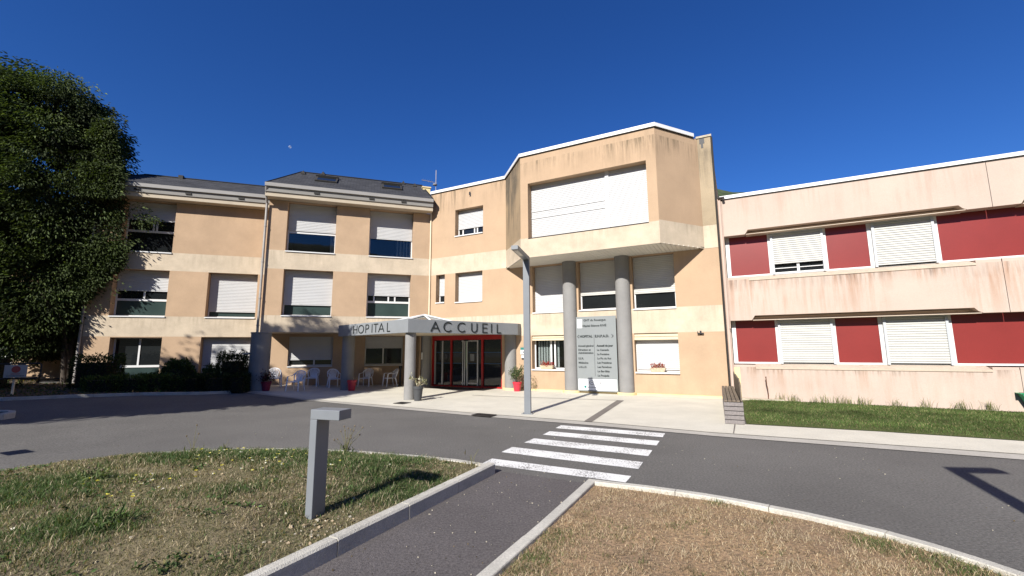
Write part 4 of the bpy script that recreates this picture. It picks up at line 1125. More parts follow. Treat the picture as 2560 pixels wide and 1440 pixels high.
# ------------------------------------------------------------------ pink building
pk = thing('pink_building', 'two storey pink concrete building with dark red panels and pale roller shutters', 'building', (15, 12.5, 0))
UE = 36.0
def spandrel(name, z0, z1, m, notch):
    """face panels 7 m wide with open joints; lower edge raised in the middle of each panel"""
    starts = [13.84, 21.06, 28.1, UE]
    for a, b_ in zip(starts, starts[1:]):
        mb = MB(); a2, b2 = a + (0.006 if a > 14 else 0), b_ - 0.006
        if notch:
            n0, n1 = (14.53 if a < 14 else a + 0.6), b_ - 0.62
            poly = [(a2, z0), (n0, z0), (n0 + .03, z0 + .05), (n0 + .10, z0 + .16), (n1 - .12, z0 + .16), (n1 - .04, z0 + .06), (n1 + .06, z0), (b2, z0), (b2, z1), (a2, z1)]
            mb.extrude_uz(FB, poly, -0.29, 0.08)
            o = obj(name, mb, m, pk)
            l = MB(); l.extrude_oz(FB, [(-0.35, z0 + .14), (-0.26, z0 + .14), (-0.25, z0 + .008), (0.075, z0 + .008), (0.08, z0 - .012), (-0.35, z0 - .012)], n0 + .03, n1 + .03)
            obj('drip_lip', l, 'pink_pale', pk)
        else:
            mb.extrude_uz(FB, [(a2, z0), (b2, z0), (b2, z1), (a2, z1)], -0.20, 0.08); o = obj(name, mb, m, pk)
spandrel('parapet_panel', 5.965, 7.40, 'pink_top', True)
spandrel('spandrel_panel', 2.815, 4.30, 'pink_mid', True)
spandrel('base_panel', -0.1, 1.16, 'pink_low', False)
for z, zz in ((4.30, 4.44), (1.16, 1.27)):
    for a, b_ in ((14.53, 20.50), (21.7, 27.5), (28.7, 35)):
        mb = MB(); mb.extrude_oz(FB, [(-0.35, z), (0.105, z - .06), (0.11, z + 0.0), (-0.33, zz)], a, b_); obj('sill_slope', mb, 'pink_pale', pk)
for z, zz in ((4.301, 4.395), (1.161, 1.235)):
    for a, b_ in ((13.845, 14.525), (20.505, 21.05), (21.07, 21.695), (27.505, 28.695)):
        mb = MB(); mb.fbox(FB, a, b_, -0.33, 0.076, z, zz); obj('sill_block', mb, 'pink_side', pk)
b = MB(); b.fbox(FB, 13.84, UE, -8, -0.45, -0.1, 7.3); obj('core', b, 'dark', pk)
b = MB(); b.fbox(FB, 13.78, UE, -8.0, 0.13, 7.40, 7.52); obj('coping', b, 'coping', pk)
b = MB(); b.fbox(FB, 13.8, UE, -0.3, 0.098, 7.36, 7.398); obj('shadow_strip', b, 'darktrim', pk)  # black strip standing for the shadow below the coping
b = MB(); b.fbox(FB, 13.70, 13.835, -0.6, 0.085, -0.1, 7.44); obj('pilaster', b, 'pink_side', pk)
b = MB(); b.tube([FB(13.76, 0.15, 7.35), FB(13.76, 0.15, 0.05)], 0.055, 10); dp = obj('downpipe', b, 'pink_side', pk, smooth=True)
b = MB(); b.fbox(FB, 13.72, 13.95, 0.0, 0.22, 7.42, 7.47); b.tube([FB(13.90, 0.2, 7.44), FB(13.92, 0.2, 7.32)], 0.05, 8); obj('pipe_head', b, 'darktrim', pk)
b = MB(); b.tube([FB(13.76, 0.16, 2.52), FB(13.86, 0.20, 2.50), FB(13.84, 0.16, 2.44)], 0.02, 6); obj('pipe_hook', b, 'darktrim', pk)
b = MB(); b.fbox(FB, 13.845, 14.02, 0.0805, 0.092, 0.0, 1.15); obj('yellow_patch', b, 'plinth', pk)
for za, zb in ((4.44, 5.955), (1.27, 2.81)):
    up = za > 3
    seq = [('r', 13.99, 15.24), ('s', 15.32, 16.90), ('r', 16.99, 18.13), ('s', 18.23, 19.80), ('r', 19.90, 22.60), ('s', 22.7, 24.3), ('r', 24.4, 25.6), ('s', 25.7, 27.3), ('r', 27.4, 30.2), ('s', 30.3, 31.9), ('r', 32, 35)]
    b = MB(); b.fbox(FB, 13.84, UE, -0.42, -0.36, za, zb + .1); obj('backing', b, 'vent', pk)
    prev = 13.86
    for k, a, b_ in seq:
        mb = MB(); mb.fbox(FB, prev, a, -0.36, -0.305, za, zb + .08); obj('mullion', mb, 'pale_guide', pk)
        prev = b_
        if k == 'r':
            mb = MB(); mb.fbox(FB, a + .002, b_ - .002, -0.36, -0.335, za + .06, zb + .08); obj('red_panel', mb, 'redpanel', pk)
            mb = MB(); mb.fbox(FB, a + .002, b_ - .002, -0.36, -0.30, za, za + .058); obj('bottom_rail', mb, 'pale_guide', pk)
        else:
            shz = 4.86 if (up and a < 16) else za + 0.10
            fr = MB(); fr.fbox(FB, a, a + .07, -0.35, -0.20, za, zb - .02); fr.fbox(FB, b_ - .07, b_, -0.35, -0.20, za, zb - .02); fr.fbox(FB, a + .07, b_ - .07, -0.345, -0.30, za, za + .018)
            w = obj('window', fr, 'guide', pk)
            shutter('shutter', FB, a + .06, b_ - .06, shz, zb - .04, -0.255, 'shutter2', w, pitch=0.078, depth=0.022)
            mb = MB(); mb.fbox(FB, a + .02, b_ - .02, -0.27, -0.205, zb - .04, zb + .02); obj('shutter_box', mb, 'guide', w)
            mb = MB(); mb.fbox(FB, a + .07, b_ - .07, -0.35, -0.34, za + .02, zb - .1); obj('pane', mb, 'glass', w)
            if shz > za + 0.2:
                mb = MB(); um = (a + b_) / 2
                mb.fbox(FB, a + .07, b_ - .07, -0.339, -0.29, za + .02, za + .08); mb.fbox(FB, um - .04, um + .04, -0.339, -0.292, za + .08, shz); mb.fbox(FB, a + .07, b_ - .07, -0.339, -0.30, za + .21, za + .235)
                obj('sash', mb, 'white', w)

# ------------------------------------------------------------------ street lamps
def lamp(name, label, base, z0, h, wdt, dep, head, dirv, parent=None, group=None, thick=None):
    """rectangular post with a flat head: dirv = direction of the head, seen from above"""
    t = thing(name, label, 'street lamp', (base[0], base[1], z0), group)
    LOC[t.name] = (base[0], base[1], z0)
    d = Vector((dirv[0], dirv[1], 0)).normalized(); s = Vector((-d.y, d.x, 0)); B = Vector((base[0], base[1], 0))
    th = thick or dep
    def F(a, c, z): q = B + d * a + s * c; return (q.x, q.y, z)
    mb = MB(); mb.hexa([F(-dep / 2, -wdt / 2, z0 - .1), F(dep / 2, -wdt / 2, z0 - .1), F(dep / 2, wdt / 2, z0 - .1), F(-dep / 2, wdt / 2, z0 - .1),
                        F(-dep / 2, -wdt / 2, z0 + h - th), F(dep / 2, -wdt / 2, z0 + h - th), F(dep / 2, wdt / 2, z0 + h - th), F(-dep / 2, wdt / 2, z0 + h - th)])
    obj('post', mb, 'lamp', t, bevel=0.006)
    za, zb = z0 + h - th + .001, z0 + h
    mb = MB(); e = head - dep / 2
    mb.hexa([F(-dep / 2, -wdt / 2, za), F(e, -wdt / 2, za), F(e, wdt / 2, za), F(-dep / 2, wdt / 2, za), F(-dep / 2, -wdt / 2, zb), F(e, -wdt / 2, zb), F(e, wdt / 2, zb), F(-dep / 2, wdt / 2, zb)])
    hd = obj('head', mb, 'lamp', t, bevel=0.006)
    if h > 2:
        mb = MB(); q = .16; mb.hexa([F(-q, -q, z0), F(q, -q, z0), F(q, q, z0), F(-q, q, z0), F(-q, -q, z0 + .014), F(q, -q, z0 + .014), F(q, q, z0 + .014), F(-q, q, z0 + .014)]); bp_ = obj('base_plate', mb, 'lamp', t)
        for a_, c_ in ((-1, -1), (1, -1), (1, 1), (-1, 1)):
            mb = MB(); p = F(a_ * .125, c_ * .125, z0 + .014); mb.lathe([(.016, p[2]), (.016, p[2] + .02)], 6, p[:2]); obj('bolt', mb, 'silver', bp_)
        mb = MB(); x_ = dep / 2; mb.hexa([F(x_, -.05, z0 + .5), F(x_ + .004, -.05, z0 + .5), F(x_ + .004, .05, z0 + .5), F(x_, .05, z0 + .5), F(x_, -.05, z0 + .85), F(x_ + .004, -.05, z0 + .85), F(x_ + .004, .05, z0 + .85), F(x_, .05, z0 + .85)]); obj('hatch', mb, 'lamp', t)
    mb = MB(); mb.hexa([F(e * .45, -wdt * .32, za - .006), F(e * .92, -wdt * .32, za - .006), F(e * .92, wdt * .32, za - .006), F(e * .45, wdt * .32, za - .006),
                        F(e * .45, -wdt * .32, za - .0005), F(e * .92, -wdt * .32, za - .0005), F(e * .92, wdt * .32, za - .0005), F(e * .45, wdt * .32, za - .0005)])
    obj('lens', mb, 'lampglass', hd)
    return t
lamp('street_lamp', 'tall grey square-armed lamp post on the paving before the directory sign', (0.43, 12.68), 0.02, 4.56, 0.185, 0.13, 1.55, (-0.24, -0.97), group='tall lamp posts', thick=0.11)
lamp('street_lamp', 'tall grey lamp post out of frame whose shadow bends across the road', (3.50, 0.62), 0.09, 4.5, 0.20, 0.16, 0.70, (0.99, -0.10), group='tall lamp posts', thick=0.11)
lamp('bollard_lamp', 'short grey lamp bollard with a flat head standing on the grass by the path', (-2.03, 4.70), 0.19, 1.05, 0.19, 0.085, 0.36, (0.95, -0.31), group='lamp bollards', thick=0.10)
lamp('bollard_lamp', 'short grey lamp bollard off the left edge of the lawn', (-9.95, 6.75), 0.1, 1.1, 0.20, 0.085, 0.40, (0.90, -0.43), group='lamp bollards', thick=0.10)

# ------------------------------------------------------------------ bench of grey planks, end-on to the road
bn = thing('bench', 'weathered grey plank bench with a high plank back standing end-on beside the verge', 'bench', (5.34, 10.75, 0), rotz=R(-25.0))
# local axes: x = width (to the right), y = away from the road
LB = 4.4; WB = 0.42; HB = 0.55
for k in range(5):
    z0 = 0.03 + k * 0.104; mb = MB(); j = rng.uniform(-0.006, 0.006)
    mb.box(-WB / 2 + j, WB / 2 + j, -0.03, 0.0, z0, z0 + 0.089); obj('plank', mb, 'wood', bn, local=True, bevel=0.004)
for side in (-1, 1):
    for k in range(5):
        z0 = 0.03 + k * 0.104
        for q in range(2):
            mb = MB(); x = side * (WB / 2 - 0.016); y0 = 0.004 + q * LB / 2
            mb.box(x - .014, x + .014, y0, y0 + LB / 2 - .006, z0, z0 + 0.089); obj('plank', mb, 'wood', bn, local=True)
for c in range(4):
    x0 = -WB / 2 + 0.006 + c * (WB - 0.06) / 4
    for q in range(6):
        y0 = -0.03 + q * LB / 6; mb = MB(); j = rng.uniform(0, 0.006)
        mb.box(x0, x0 + (WB - 0.06) / 4 - 0.014, y0, y0 + LB / 6 - 0.012, HB + j - .004, HB + 0.03 + j); obj('slat', mb, 'woodtop', bn, local=True, bevel=0.003)
for q in range(30):
    y0 = 0.12 + q * (LB - .12) / 30; mb = MB(); hh = 1.04 + rng.uniform(-0.02, 0.02) + (0.0 if q > 3 else -0.02 * (4 - q))
    mb.box(WB / 2 - 0.045, WB / 2 - 0.015, y0, y0 + (LB - .12) / 30 - 0.012, HB + 0.002, hh); obj('back_slat', mb, 'woodtop', bn, local=True)
b = MB(); b.box(-WB / 2 + .04, WB / 2 - .05, 0.03, LB - .05, 0.02, HB - .02); obj('inner_frame', b, 'vent', bn, local=True)

# rusty rod on its broken slab, and the green container at the right edge
rd = thing('earth_rod', 'thin rusty rod standing on a slab before the pink wall', 'rod', FB(14.82, 0.3, 0))
b = MB(); pts = [FB(14.82 + rng.uniform(-.012, .012) - 0.02 * k / 6, 0.3, 0.1 + 0.72 * k / 6) for k in range(7)]; b.tube(pts, [0.013, .016, .012, .015, .012, .02, .016], 6); obj('bar', b, 'rust', rd)
b = MB(); b.tube([pts[6], (pts[6][0], pts[6][1], pts[6][2] + .03)], 0.024, 6); obj('knob', b, 'rust', rd)
b = MB()
b.prism([FB(u, o, 0)[:2] for u, o in ((14.0, 0.13), (14.0, 0.42), (14.5, 0.52), (15.0, 0.45), (15.28, 0.40), (15.30, 0.13))], 0.0, 0.10)
tag(obj('slab', b, 'stone', bevel=0.02), 'broken pale stone slab in the grass under the rusty rod', 'slab')
gb = thing('planter_tub', 'green tapered plastic container at the right edge by the pink wall', 'container', FB(21.42, 0.24, 0))
LOC[gb.name] = FB(21.42, 0.24, 0)
tn, tt = nB, tB; tc = Vector(FB(21.42, 0.24, 0))
FT = lambda u, o, z: tuple(tc + tt * u + tn * o + Vector((0, 0, z)))
def ringp(w_, d_, z): return [FT(sx * w_ / 2, sy * d_ / 2, z) for sx, sy in ((-1, 1), (1, 1), (1, -1), (-1, -1))]
b = MB(); b.hexa(ringp(0.62, 0.22, 0.03) + ringp(1.02, 0.26, 0.52)); obj('tub', b, 'green', gb, bevel=0.02)
b = MB(); b.hexa(ringp(1.10, 0.30, 0.521) + ringp(1.10, 0.30, 0.54)); obj('rim', b, 'green', gb)
b = MB(); b.hexa(ringp(0.96, 0.22, 0.541) + ringp(0.96, 0.22, 0.546)); obj('inside', b, 'vent', gb)
b = MB(); b.quad(FT(-.24, .122, .2), FT(.24, .122, .2), FT(.33, .132, .45), FT(-.33, .132, .45)); obj('sticker', b, 'palegreen', gb, recalc=False)

# gratings
def grate(x, y, az, L, W, lab):
    t = thing('grate', lab, 'drain grate', (x, y, 0.03), rotz=az)
    b = MB()
    for a in (-1, 1): b.box(-L / 2, L / 2, a * W / 2 - .012, a * W / 2 + .012, 0, 0.012)
    for a in (-1, 1): b.box(a * L / 2 - .012, a * L / 2 + .012, -W / 2 + .0125, W / 2 - .0125, 0, 0.012)
    obj('rim', b, 'iron', t, local=True)
    b = MB()
    n = int(L / 0.05)
    for k in range(n): b.box(-L / 2 + (k + .3) * L / n, -L / 2 + (k + .75) * L / n, -W / 2 + .013, W / 2 - .013, -0.002, 0.008)
    obj('bars', b, 'iron', t, local=True)
    b = MB(); b.box(-L / 2 + .013, L / 2 - .013, -W / 2 + .013, W / 2 - .013, -0.006, -0.003); obj('pit', b, 'black', t, local=True)
grate(-3.80, 15.25, R(-28), 0.42, 0.42, 'small square iron grate in the paving below the HOPITAL corner')
grate(-0.80, 12.42, R(-29), 0.60, 0.36, 'iron gully grate in the kerb strip left of the tall lamp')

# ------------------------------------------------------------------ plastic chairs
def make_chair():
    t = thing('garden_chair', '', 'chair', (0, 0, 0), 'white plastic chairs under the loggia')
    LOC[t.name] = (0, 0, 0)
    b = MB()                                   # seat, dished, front edge rolled down
    nx, ny = 6, 6
    for j in range(ny + 1):
        for i in range(nx + 1):
            x = -0.22 + 0.44 * i / nx; y = -0.22 + 0.44 * j / ny
            z = 0.425 - 0.02 * math.cos(x * 6) * math.cos((y) * 6) + (-0.02 * ((-0.16 - y) / 0.06) if y < -0.16 else 0)
            b.v.append((x * (1 + 0.08 * (ny - j) / ny), y, z))
    for j in range(ny):
        for i in range(nx):
            k = j * (nx + 1) + i; b.f.append((k, k + 1, k + nx + 2, k + nx + 1))
    o = obj('seat', b, 'plastic', t, local=True, smooth=True)
    sm = o.modifiers.new('thick', 'SOLIDIFY'); sm.thickness = 0.02
    b = MB()                                   # back: arched rim with fanned slats
    def bk(x, h): return (x, 0.20 + 0.17 * h / 0.45 + 0.03 * (1 - (x / 0.25) ** 2), 0.43 + h)
    rim = [bk(-0.20, 0.0)] + [bk(-0.245, 0.12), bk(-0.25, 0.24)] + [bk(0.25 * math.cos(R(a)), 0.27 + 0.16 * math.sin(R(a))) for a in range(180, -1, -20)] + [bk(0.25, 0.24), bk(0.245, 0.12), bk(0.20, 0.0)]
    b.tube(rim, 0.022, 8)
    for k in range(7):
        q = (k - 3) / 3
        xb, xt = q * 0.12, q * 0.205
        ht = 0.27 + 0.16 * math.sqrt(max(0, 1 - (xt / 0.25) ** 2))
        P = [bk(xb + (xt - xb) * (s / 4) ** 1.6, ht * s / 4) for s in range(5)]
        for a, c in zip(P, P[1:]):
            w = 0.018
            b.hexa([(a[0] - w, a[1] - .005, a[2]), (a[0] + w, a[1] - .005, a[2]), (a[0] + w, a[1] + .005, a[2]), (a[0] - w, a[1] + .005, a[2]), (c[0] - w, c[1] - .005, c[2]), (c[0] + w, c[1] - .005, c[2]), (c[0] + w, c[1] + .005, c[2]), (c[0] - w, c[1] + .005, c[2])])
    b.tube([bk(-0.20, 0.01), bk(0, 0.005), bk(0.20, 0.01)], 0.016, 8)
    obj('backrest', b, 'plastic', t, local=True, smooth=True)
    for s in (-1, 1):
        b = MB()
        P = [(s * 0.262, -0.20, 0.63), (s * 0.268, -0.1, 0.645), (s * 0.268, 0.08, 0.645), (s * 0.258, 0.22, 0.68), (s * 0.25, 0.29, 0.74)]
        for a, c in zip(P, P[1:]):
            w = 0.024; b.hexa([(a[0] - w, a[1], a[2] - .009), (a[0] + w, a[1], a[2] - .009), (a[0] + w, a[1], a[2] + .009), (a[0] - w, a[1], a[2] + .009), (c[0] - w, c[1], c[2] - .009), (c[0] + w, c[1], c[2] - .009), (c[0] + w, c[1], c[2] + .009), (c[0] - w, c[1], c[2] + .009)])
        obj('arm', b, 'plastic', t, local=True, smooth=True)
        b = MB(); b.tube([(s * 0.285, -0.27, 0.0), (s * 0.262, -0.225, 0.42), (s * 0.262, -0.205, 0.63)], [0.024, 0.032, 0.028], 8); obj('leg', b, 'plastic', t, local=True, smooth=True)
        b = MB(); b.tube([(s * 0.25, 0.30, 0.0), (s * 0.215, 0.20, 0.43)], [0.022, 0.032], 8); obj('leg', b, 'plastic', t, local=True, smooth=True)
    return t
chair = make_chair()
fa = math.atan2(nA.y, nA.x) + math.pi / 2       # chair front (-y) towards the facade normal
chairs = [(7.02, -0.75, 12, 'white plastic armchair beside the thick pillar and the plum flower pot'),
          (5.87, 1.05, -24, 'white plastic armchair pulled forward, its back overlapping the round-backed one behind it'),
          (5.46, -1.20, -8, 'white round-backed plastic armchair against the wall below the shuttered window'),
          (4.42, -0.75, 18, 'white plastic armchair half hidden by the left canopy column'),
          (2.95, -1.10, -24, 'white plastic armchair right of the plain red pot, facing the red door'),
          (1.80, -0.62, -72, 'white plastic armchair standing sideways in the sun left of the front column')]
for k, (u, o, da, lab) in enumerate(chairs):
    c = chair if k == 0 else copy_tree(chair)
    p = FA(u, o, 0); c.location = (p[0], p[1], gz(p[0]) + 0.024); c.rotation_euler = (0, 0, fa + R(da))
    c['label'] = lab

# ------------------------------------------------------------------ foliage helpers
def leaf_cloud(P, D, size, cols, asp=0.38, curl=0.15):
    """one folded leaf (4 verts, 2 tris) per point: P base, D direction"""
    n = len(P)
    D = D / np.linalg.norm(D, axis=1, keepdims=True)
    U = nrg.normal(0, 1, (n, 3)); S = np.cross(D, U); S /= np.linalg.norm(S, axis=1, keepdims=True)
    N = np.cross(S, D)
    s = np.asarray(size).reshape(-1, 1) * np.ones((n, 1))
    v = np.empty((n, 4, 3)); v[:, 0] = P
    v[:, 1] = P + D * s * .45 + S * s * asp * .5 + N * s * curl * .5
    v[:, 2] = P + D * s - N * s * curl
    v[:, 3] = P + D * s * .45 - S * s * asp * .5 + N * s * curl * .5
    i = np.arange(n).reshape(-1, 1) * 4
    f = np.concatenate([np.hstack([i, i + 1, i + 2]), np.hstack([i, i + 2, i + 3])])
    return v.reshape(-1, 3), f, np.repeat(cols, 4, axis=0)

def jitter_cols(n, base, var=0.25, alt=None, pa=0.15):
    c = np.tile(np.array(base), (n, 1)) * np.clip(nrg.normal(1, var * .8, (n, 1)), 0.35, 2.0)
    if alt is not None:
        k = nrg.random(n) < pa; c[k] = np.array(alt) * np.clip(nrg.normal(1, var, (k.sum(), 1)), 0.4, 1.8)
    return c

def crown_points(prof, cx, cy, n_cl, cl_r, per, zs=(0, 1), squash=1.0):
    """leaf clumps inside an envelope: prof = [(z, radius, x shift)]; points gather in clumps so that gaps stay between them"""
    z = np.array([p[0] for p in prof]); rr_ = np.array([p[1] for p in prof]); sh = np.array([p[2] if len(p) > 2 else 0 for p in prof])
    cz = nrg.uniform(z[0], z[-1], n_cl * 3); r_ = np.interp(cz, z, rr_)
    keep = nrg.random(len(cz)) < (r_ / rr_.max()); cz = cz[keep][:n_cl]; r_ = np.interp(cz, z, rr_)
    a = nrg.uniform(0, 2 * np.pi, len(cz)); q = np.sqrt(nrg.uniform(0.15, 1.16, len(cz))) * r_ * (1 + 0.13 * np.sin(3 * a + cz) + 0.06 * np.sin(7 * a - 2.3 * cz))
    X = cx + np.interp(cz, z, sh) + q * np.cos(a); Y = cy + q * np.sin(a) * squash
    cen = np.stack([X, Y, cz], 1)
    out = np.stack([np.cos(a), np.sin(a), np.full(len(a), -0.25)], 1)
    pts = np.repeat(cen, per, 0); dirs = np.repeat(out, per, 0)
    g = nrg.normal(0, 1, (len(pts), 3)); g /= np.linalg.norm(g, axis=1, keepdims=True)
    rad_ = cl_r * nrg.uniform(0.15, 1.0, (len(pts), 1)) ** 0.6 * np.repeat(nrg.uniform(.55, 1.5, (len(cen), 1)), per, 0)
    return pts + g * rad_ * np.array([1.15, 1.15, 0.62]), dirs * 0.9 + g * 0.6 + np.array([0, 0, -0.55]) + nrg.normal(0, .25, (len(pts), 3)), cen

def tree(label, base, prof, n_cl, cl_r, per, size, col, alt, group, trunk=0.16, height=6.0, lean=(0, 0), stems=3, squash=1.0, wall=False):
    t = thing('leafy_tree', label, 'tree', base, group); LOC[t.name] = base
    P, D, cen = crown_points(prof, base[0], base[1], n_cl, cl_r, per, squash=squash)
    clump_tone = np.repeat(np.clip(nrg.normal(1, .36, (len(cen), 1)), .4, 1.9), per, 0)
    if wall:         # boughs spreading along the face of the wing
        m_ = 95
        au = nrg.uniform(13.15, 15.3, m_); az_ = nrg.uniform(4.3, 12.4, m_); ao = nrg.uniform(-BK + .16, -BK + .36, m_)
        lim = np.interp(az_, [4.3, 5.2, 6.2, 8, 9.6, 11, 12.4], [15.2, 14.6, 14.0, 14.25, 14.3, 14.8, 15.1]); au = np.maximum(au, lim)
        hi = (az_ > 8.9) & (az_ < 10.0); ao[hi] = nrg.uniform(-BK + .8, -BK + 1.0, hi.sum())
        e_ = np.concatenate([nrg.uniform(14.0, 15.2, 16), nrg.uniform(13.7, 14.5, 7)]); au = np.concatenate([au, e_]); az_ = np.concatenate([az_, nrg.uniform(8.9, 10.0, 16), nrg.uniform(5.4, 6.4, 7)]); ao = np.concatenate([ao, nrg.uniform(-BK + .85, -BK + 1.02, 16), nrg.uniform(-BK + .2, -BK + .4, 7)])
        m_ = len(au)
        cx_ = np.array([FA(a, b_, c_) for a, b_, c_ in zip(au, ao, az_)]); pe = np.repeat(cx_, 210, 0)
        g_ = nrg.normal(0, 1, pe.shape); g_ /= np.linalg.norm(g_, axis=1, keepdims=True)
        P = np.concatenate([P, pe + g_ * nrg.uniform(.1, 1, (len(pe), 1)) ** .6 * np.array([.60, .24, .46])])
        D = np.concatenate([D, g_ * .6 + np.array([.35, -.1, -.6]) + nrg.normal(0, .25, g_.shape)])
        clump_tone = np.concatenate([clump_tone, np.repeat(np.clip(nrg.normal(1, .22, (m_, 1)), .55, 1.6), 210, 0)])
    if wall:         # the crown grows against the wing: nothing inside the building, and cut back close to the wall
        au = (P[:, 0] - CC.x) * tA.x + (P[:, 1] - CC.y) * tA.y; ao = (P[:, 0] - CC.x) * nA.x + (P[:, 1] - CC.y) * nA.y
        k = (ao < -BK + .62 + .45 * ((P[:, 2] > 8.7) & (P[:, 2] < 10.3)) + np.maximum(0, au - 15.0) * .38) & ((au > 15.05) | (ao > -BK + .06))
        P, D, clump_tone = P[k], D[k], clump_tone[k]
        cu = (cen[:, 0] - CC.x) * tA.x + (cen[:, 1] - CC.y) * tA.y; cen = cen[cu > 15.3]
    n = len(P)
    v, f, c = leaf_cloud(P, D, nrg.uniform(.7, 1.25, n) * size, jitter_cols(n, col, .2, alt, .12) * clump_tone)
    np_obj('crown', v, f, 'leaf', c, t)
    b = MB(); bx, by, bz = base
    for k in range(stems):
        a = 2.1 * k + 0.6; r0_ = trunk * (1 - .18 * k)
        pts = [(bx + .1 * math.cos(a) * min(k, 1), by + .1 * math.sin(a) * min(k, 1), bz - .15)]
        for q in range(1, 7):
            h = height * q / 6; sp_ = (q / 6) ** 1.3 * (0.5 + 0.5 * k)
            pts.append((bx + lean[0] * q / 6 + sp_ * math.cos(a) + rng.uniform(-.06, .06), by + lean[1] * q / 6 + sp_ * math.sin(a) + rng.uniform(-.06, .06), bz + h))
        b.tube(pts, [r0_ * (1.25 if q == 0 else 1 - .12 * q) for q in range(7)], 9)
    tr = obj('trunk', b, 'bark', t, smooth=True)
    b = MB()
    sel = cen[nrg.choice(len(cen), min(46, len(cen)), replace=False)]
    for c_ in sel:
        h0 = max(bz + 1.2, c_[2] - 1.6 - .35 * math.hypot(c_[0] - bx, c_[1] - by)); k = min(1, (h0 - bz) / height)
        p0 = (bx + lean[0] * k, by + lean[1] * k, h0); pm = ((p0[0] * .5 + c_[0] * .5), (p0[1] * .5 + c_[1] * .5), h0 * .45 + c_[2] * .55 + .15)
        b.tube([p0, pm, tuple(c_)], [.045, .028, .01], 5)
    obj('limb', b, 'bark', tr, smooth=True)
    return t

TC = (0.040, 0.056, 0.018)
tree('big dark multi-stemmed leafy tree in the bed, covering the left end of the wing', (-19.9, 19.7, 0.25),
     [(1.7, 1.3, -2.2), (3.2, 2.4, -1.9), (5.5, 3.3, -1.6), (7.5, 3.6, -1.7), (9.3, 3.4, -1.8), (11.0, 2.9, -1.95), (12.4, 2.5, -2.3), (14.0, 1.8, -2.7), (15.5, 0.5, -2.7)],
     880, 0.66, 270, 0.16, TC, (0.075, 0.098, 0.028), 'trees on the left', trunk=0.17, height=9, lean=(-.6, 0), stems=4, wall=True)
tree('tall tree out of frame on the left verge, shading the loggia', (-16.7, 4.8, 0.3), [(5.2, 1.1), (7.2, 2.05), (9.8, 2.35), (12, 1.95), (14.0, .6)], 215, 0.8, 210, 0.33, TC, None, 'trees on the left', trunk=0.18, height=9, stems=2)
tree('tree out of frame on the far left verge, dappling the wing', (-20.6, 6.6, 0.5), [(4.4, 1.3), (5.8, 2.6), (7.6, 3.0), (9.4, 2.3), (10.8, 1.6), (11.8, .5)], 160, 0.75, 130, 0.30, TC, None, 'trees on the left', trunk=0.18, height=8, stems=2)

def hedge(name, label, cat, boxes, n, size, col, alt=None, group=None, round_=False, upright=0.4, wob=0.07):
    """clipped or loose shrub: leaves over the surface and through the outer third of rounded boxes (cx, cy, rx, ry, rot, z0, z1)"""
    c0 = boxes[0]; t = thing(name, label, cat, (c0[0], c0[1], gz(c0[0]) + .07), group); LOC[t.name] = (c0[0], c0[1], gz(c0[0]) + .07)
    V, F, Cc = [], [], []; off = 0
    core = MB()
    for (cx, cy, rx, ry, rot, z0, z1) in boxes:
        m = int(n / len(boxes))
        g = nrg.normal(0, 1, (m, 3))
        if round_:
            g /= np.linalg.norm(g, axis=1, keepdims=True); g[:, 2] = np.abs(g[:, 2]) * 1.2 - .2
            dep = nrg.uniform(.72, 1.06, (m, 1)); q = g * dep
        else:
            q = nrg.uniform(-1, 1, (m, 3)); face = nrg.integers(0, 5, m)
            for fi, (ax_, s_) in enumerate(((0, 1), (0, -1), (1, 1), (1, -1), (2, 1))):
                k = face == fi; q[k, ax_] = s_ * nrg.uniform(.8, 1.04, k.sum())
            g = q.copy()
        wobble = 1 + wob * np.sin(q[:, :1] * 9 + cx) + wob * np.sin(q[:, 1:2] * 7 + cy)
        lx, ly = q[:, 0] * rx * wobble[:, 0], q[:, 1] * ry * wobble[:, 0]
        zz = z0 + (z1 - z0) * np.clip((q[:, 2] * (1 if not round_ else 1) + 1) / 2 if not round_ else (q[:, 2] + .2) / 1.2, 0, 1.12) * wobble[:, 0] + nrg.normal(0, .015, m)
        cr_, sr_ = math.cos(rot), math.sin(rot)
        P = np.stack([cx + lx * cr_ - ly * sr_, cy + lx * sr_ + ly * cr_, zz + 0.04 * np.maximum(0, -8 - cx) + .06], 1)
        D = np.stack([g[:, 0] * cr_ - g[:, 1] * sr_, g[:, 0] * sr_ + g[:, 1] * cr_, g[:, 2] + upright], 1) + nrg.normal(0, .5, (m, 3))
        v, f, c = leaf_cloud(P, D, nrg.uniform(.7, 1.3, m) * size, jitter_cols(m, col, .25, alt, .18), asp=.5)
        V.append(v); F.append(f + off); Cc.append(c); off += len(v)
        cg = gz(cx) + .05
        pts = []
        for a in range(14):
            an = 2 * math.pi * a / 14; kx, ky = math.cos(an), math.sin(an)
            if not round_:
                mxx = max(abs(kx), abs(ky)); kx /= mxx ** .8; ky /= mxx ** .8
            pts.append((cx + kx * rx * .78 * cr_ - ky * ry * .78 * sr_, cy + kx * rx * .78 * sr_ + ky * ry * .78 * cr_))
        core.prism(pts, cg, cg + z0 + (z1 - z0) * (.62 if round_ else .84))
    np_obj('foliage', np.concatenate(V), np.concatenate(F), 'leaf', np.concatenate(Cc), t)
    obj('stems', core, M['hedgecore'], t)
    return t
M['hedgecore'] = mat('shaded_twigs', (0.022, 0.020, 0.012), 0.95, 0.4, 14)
ha = math.atan2(tA.y, tA.x)
def A_(u, o): p = FA(u, o, 0); return p[0], p[1]
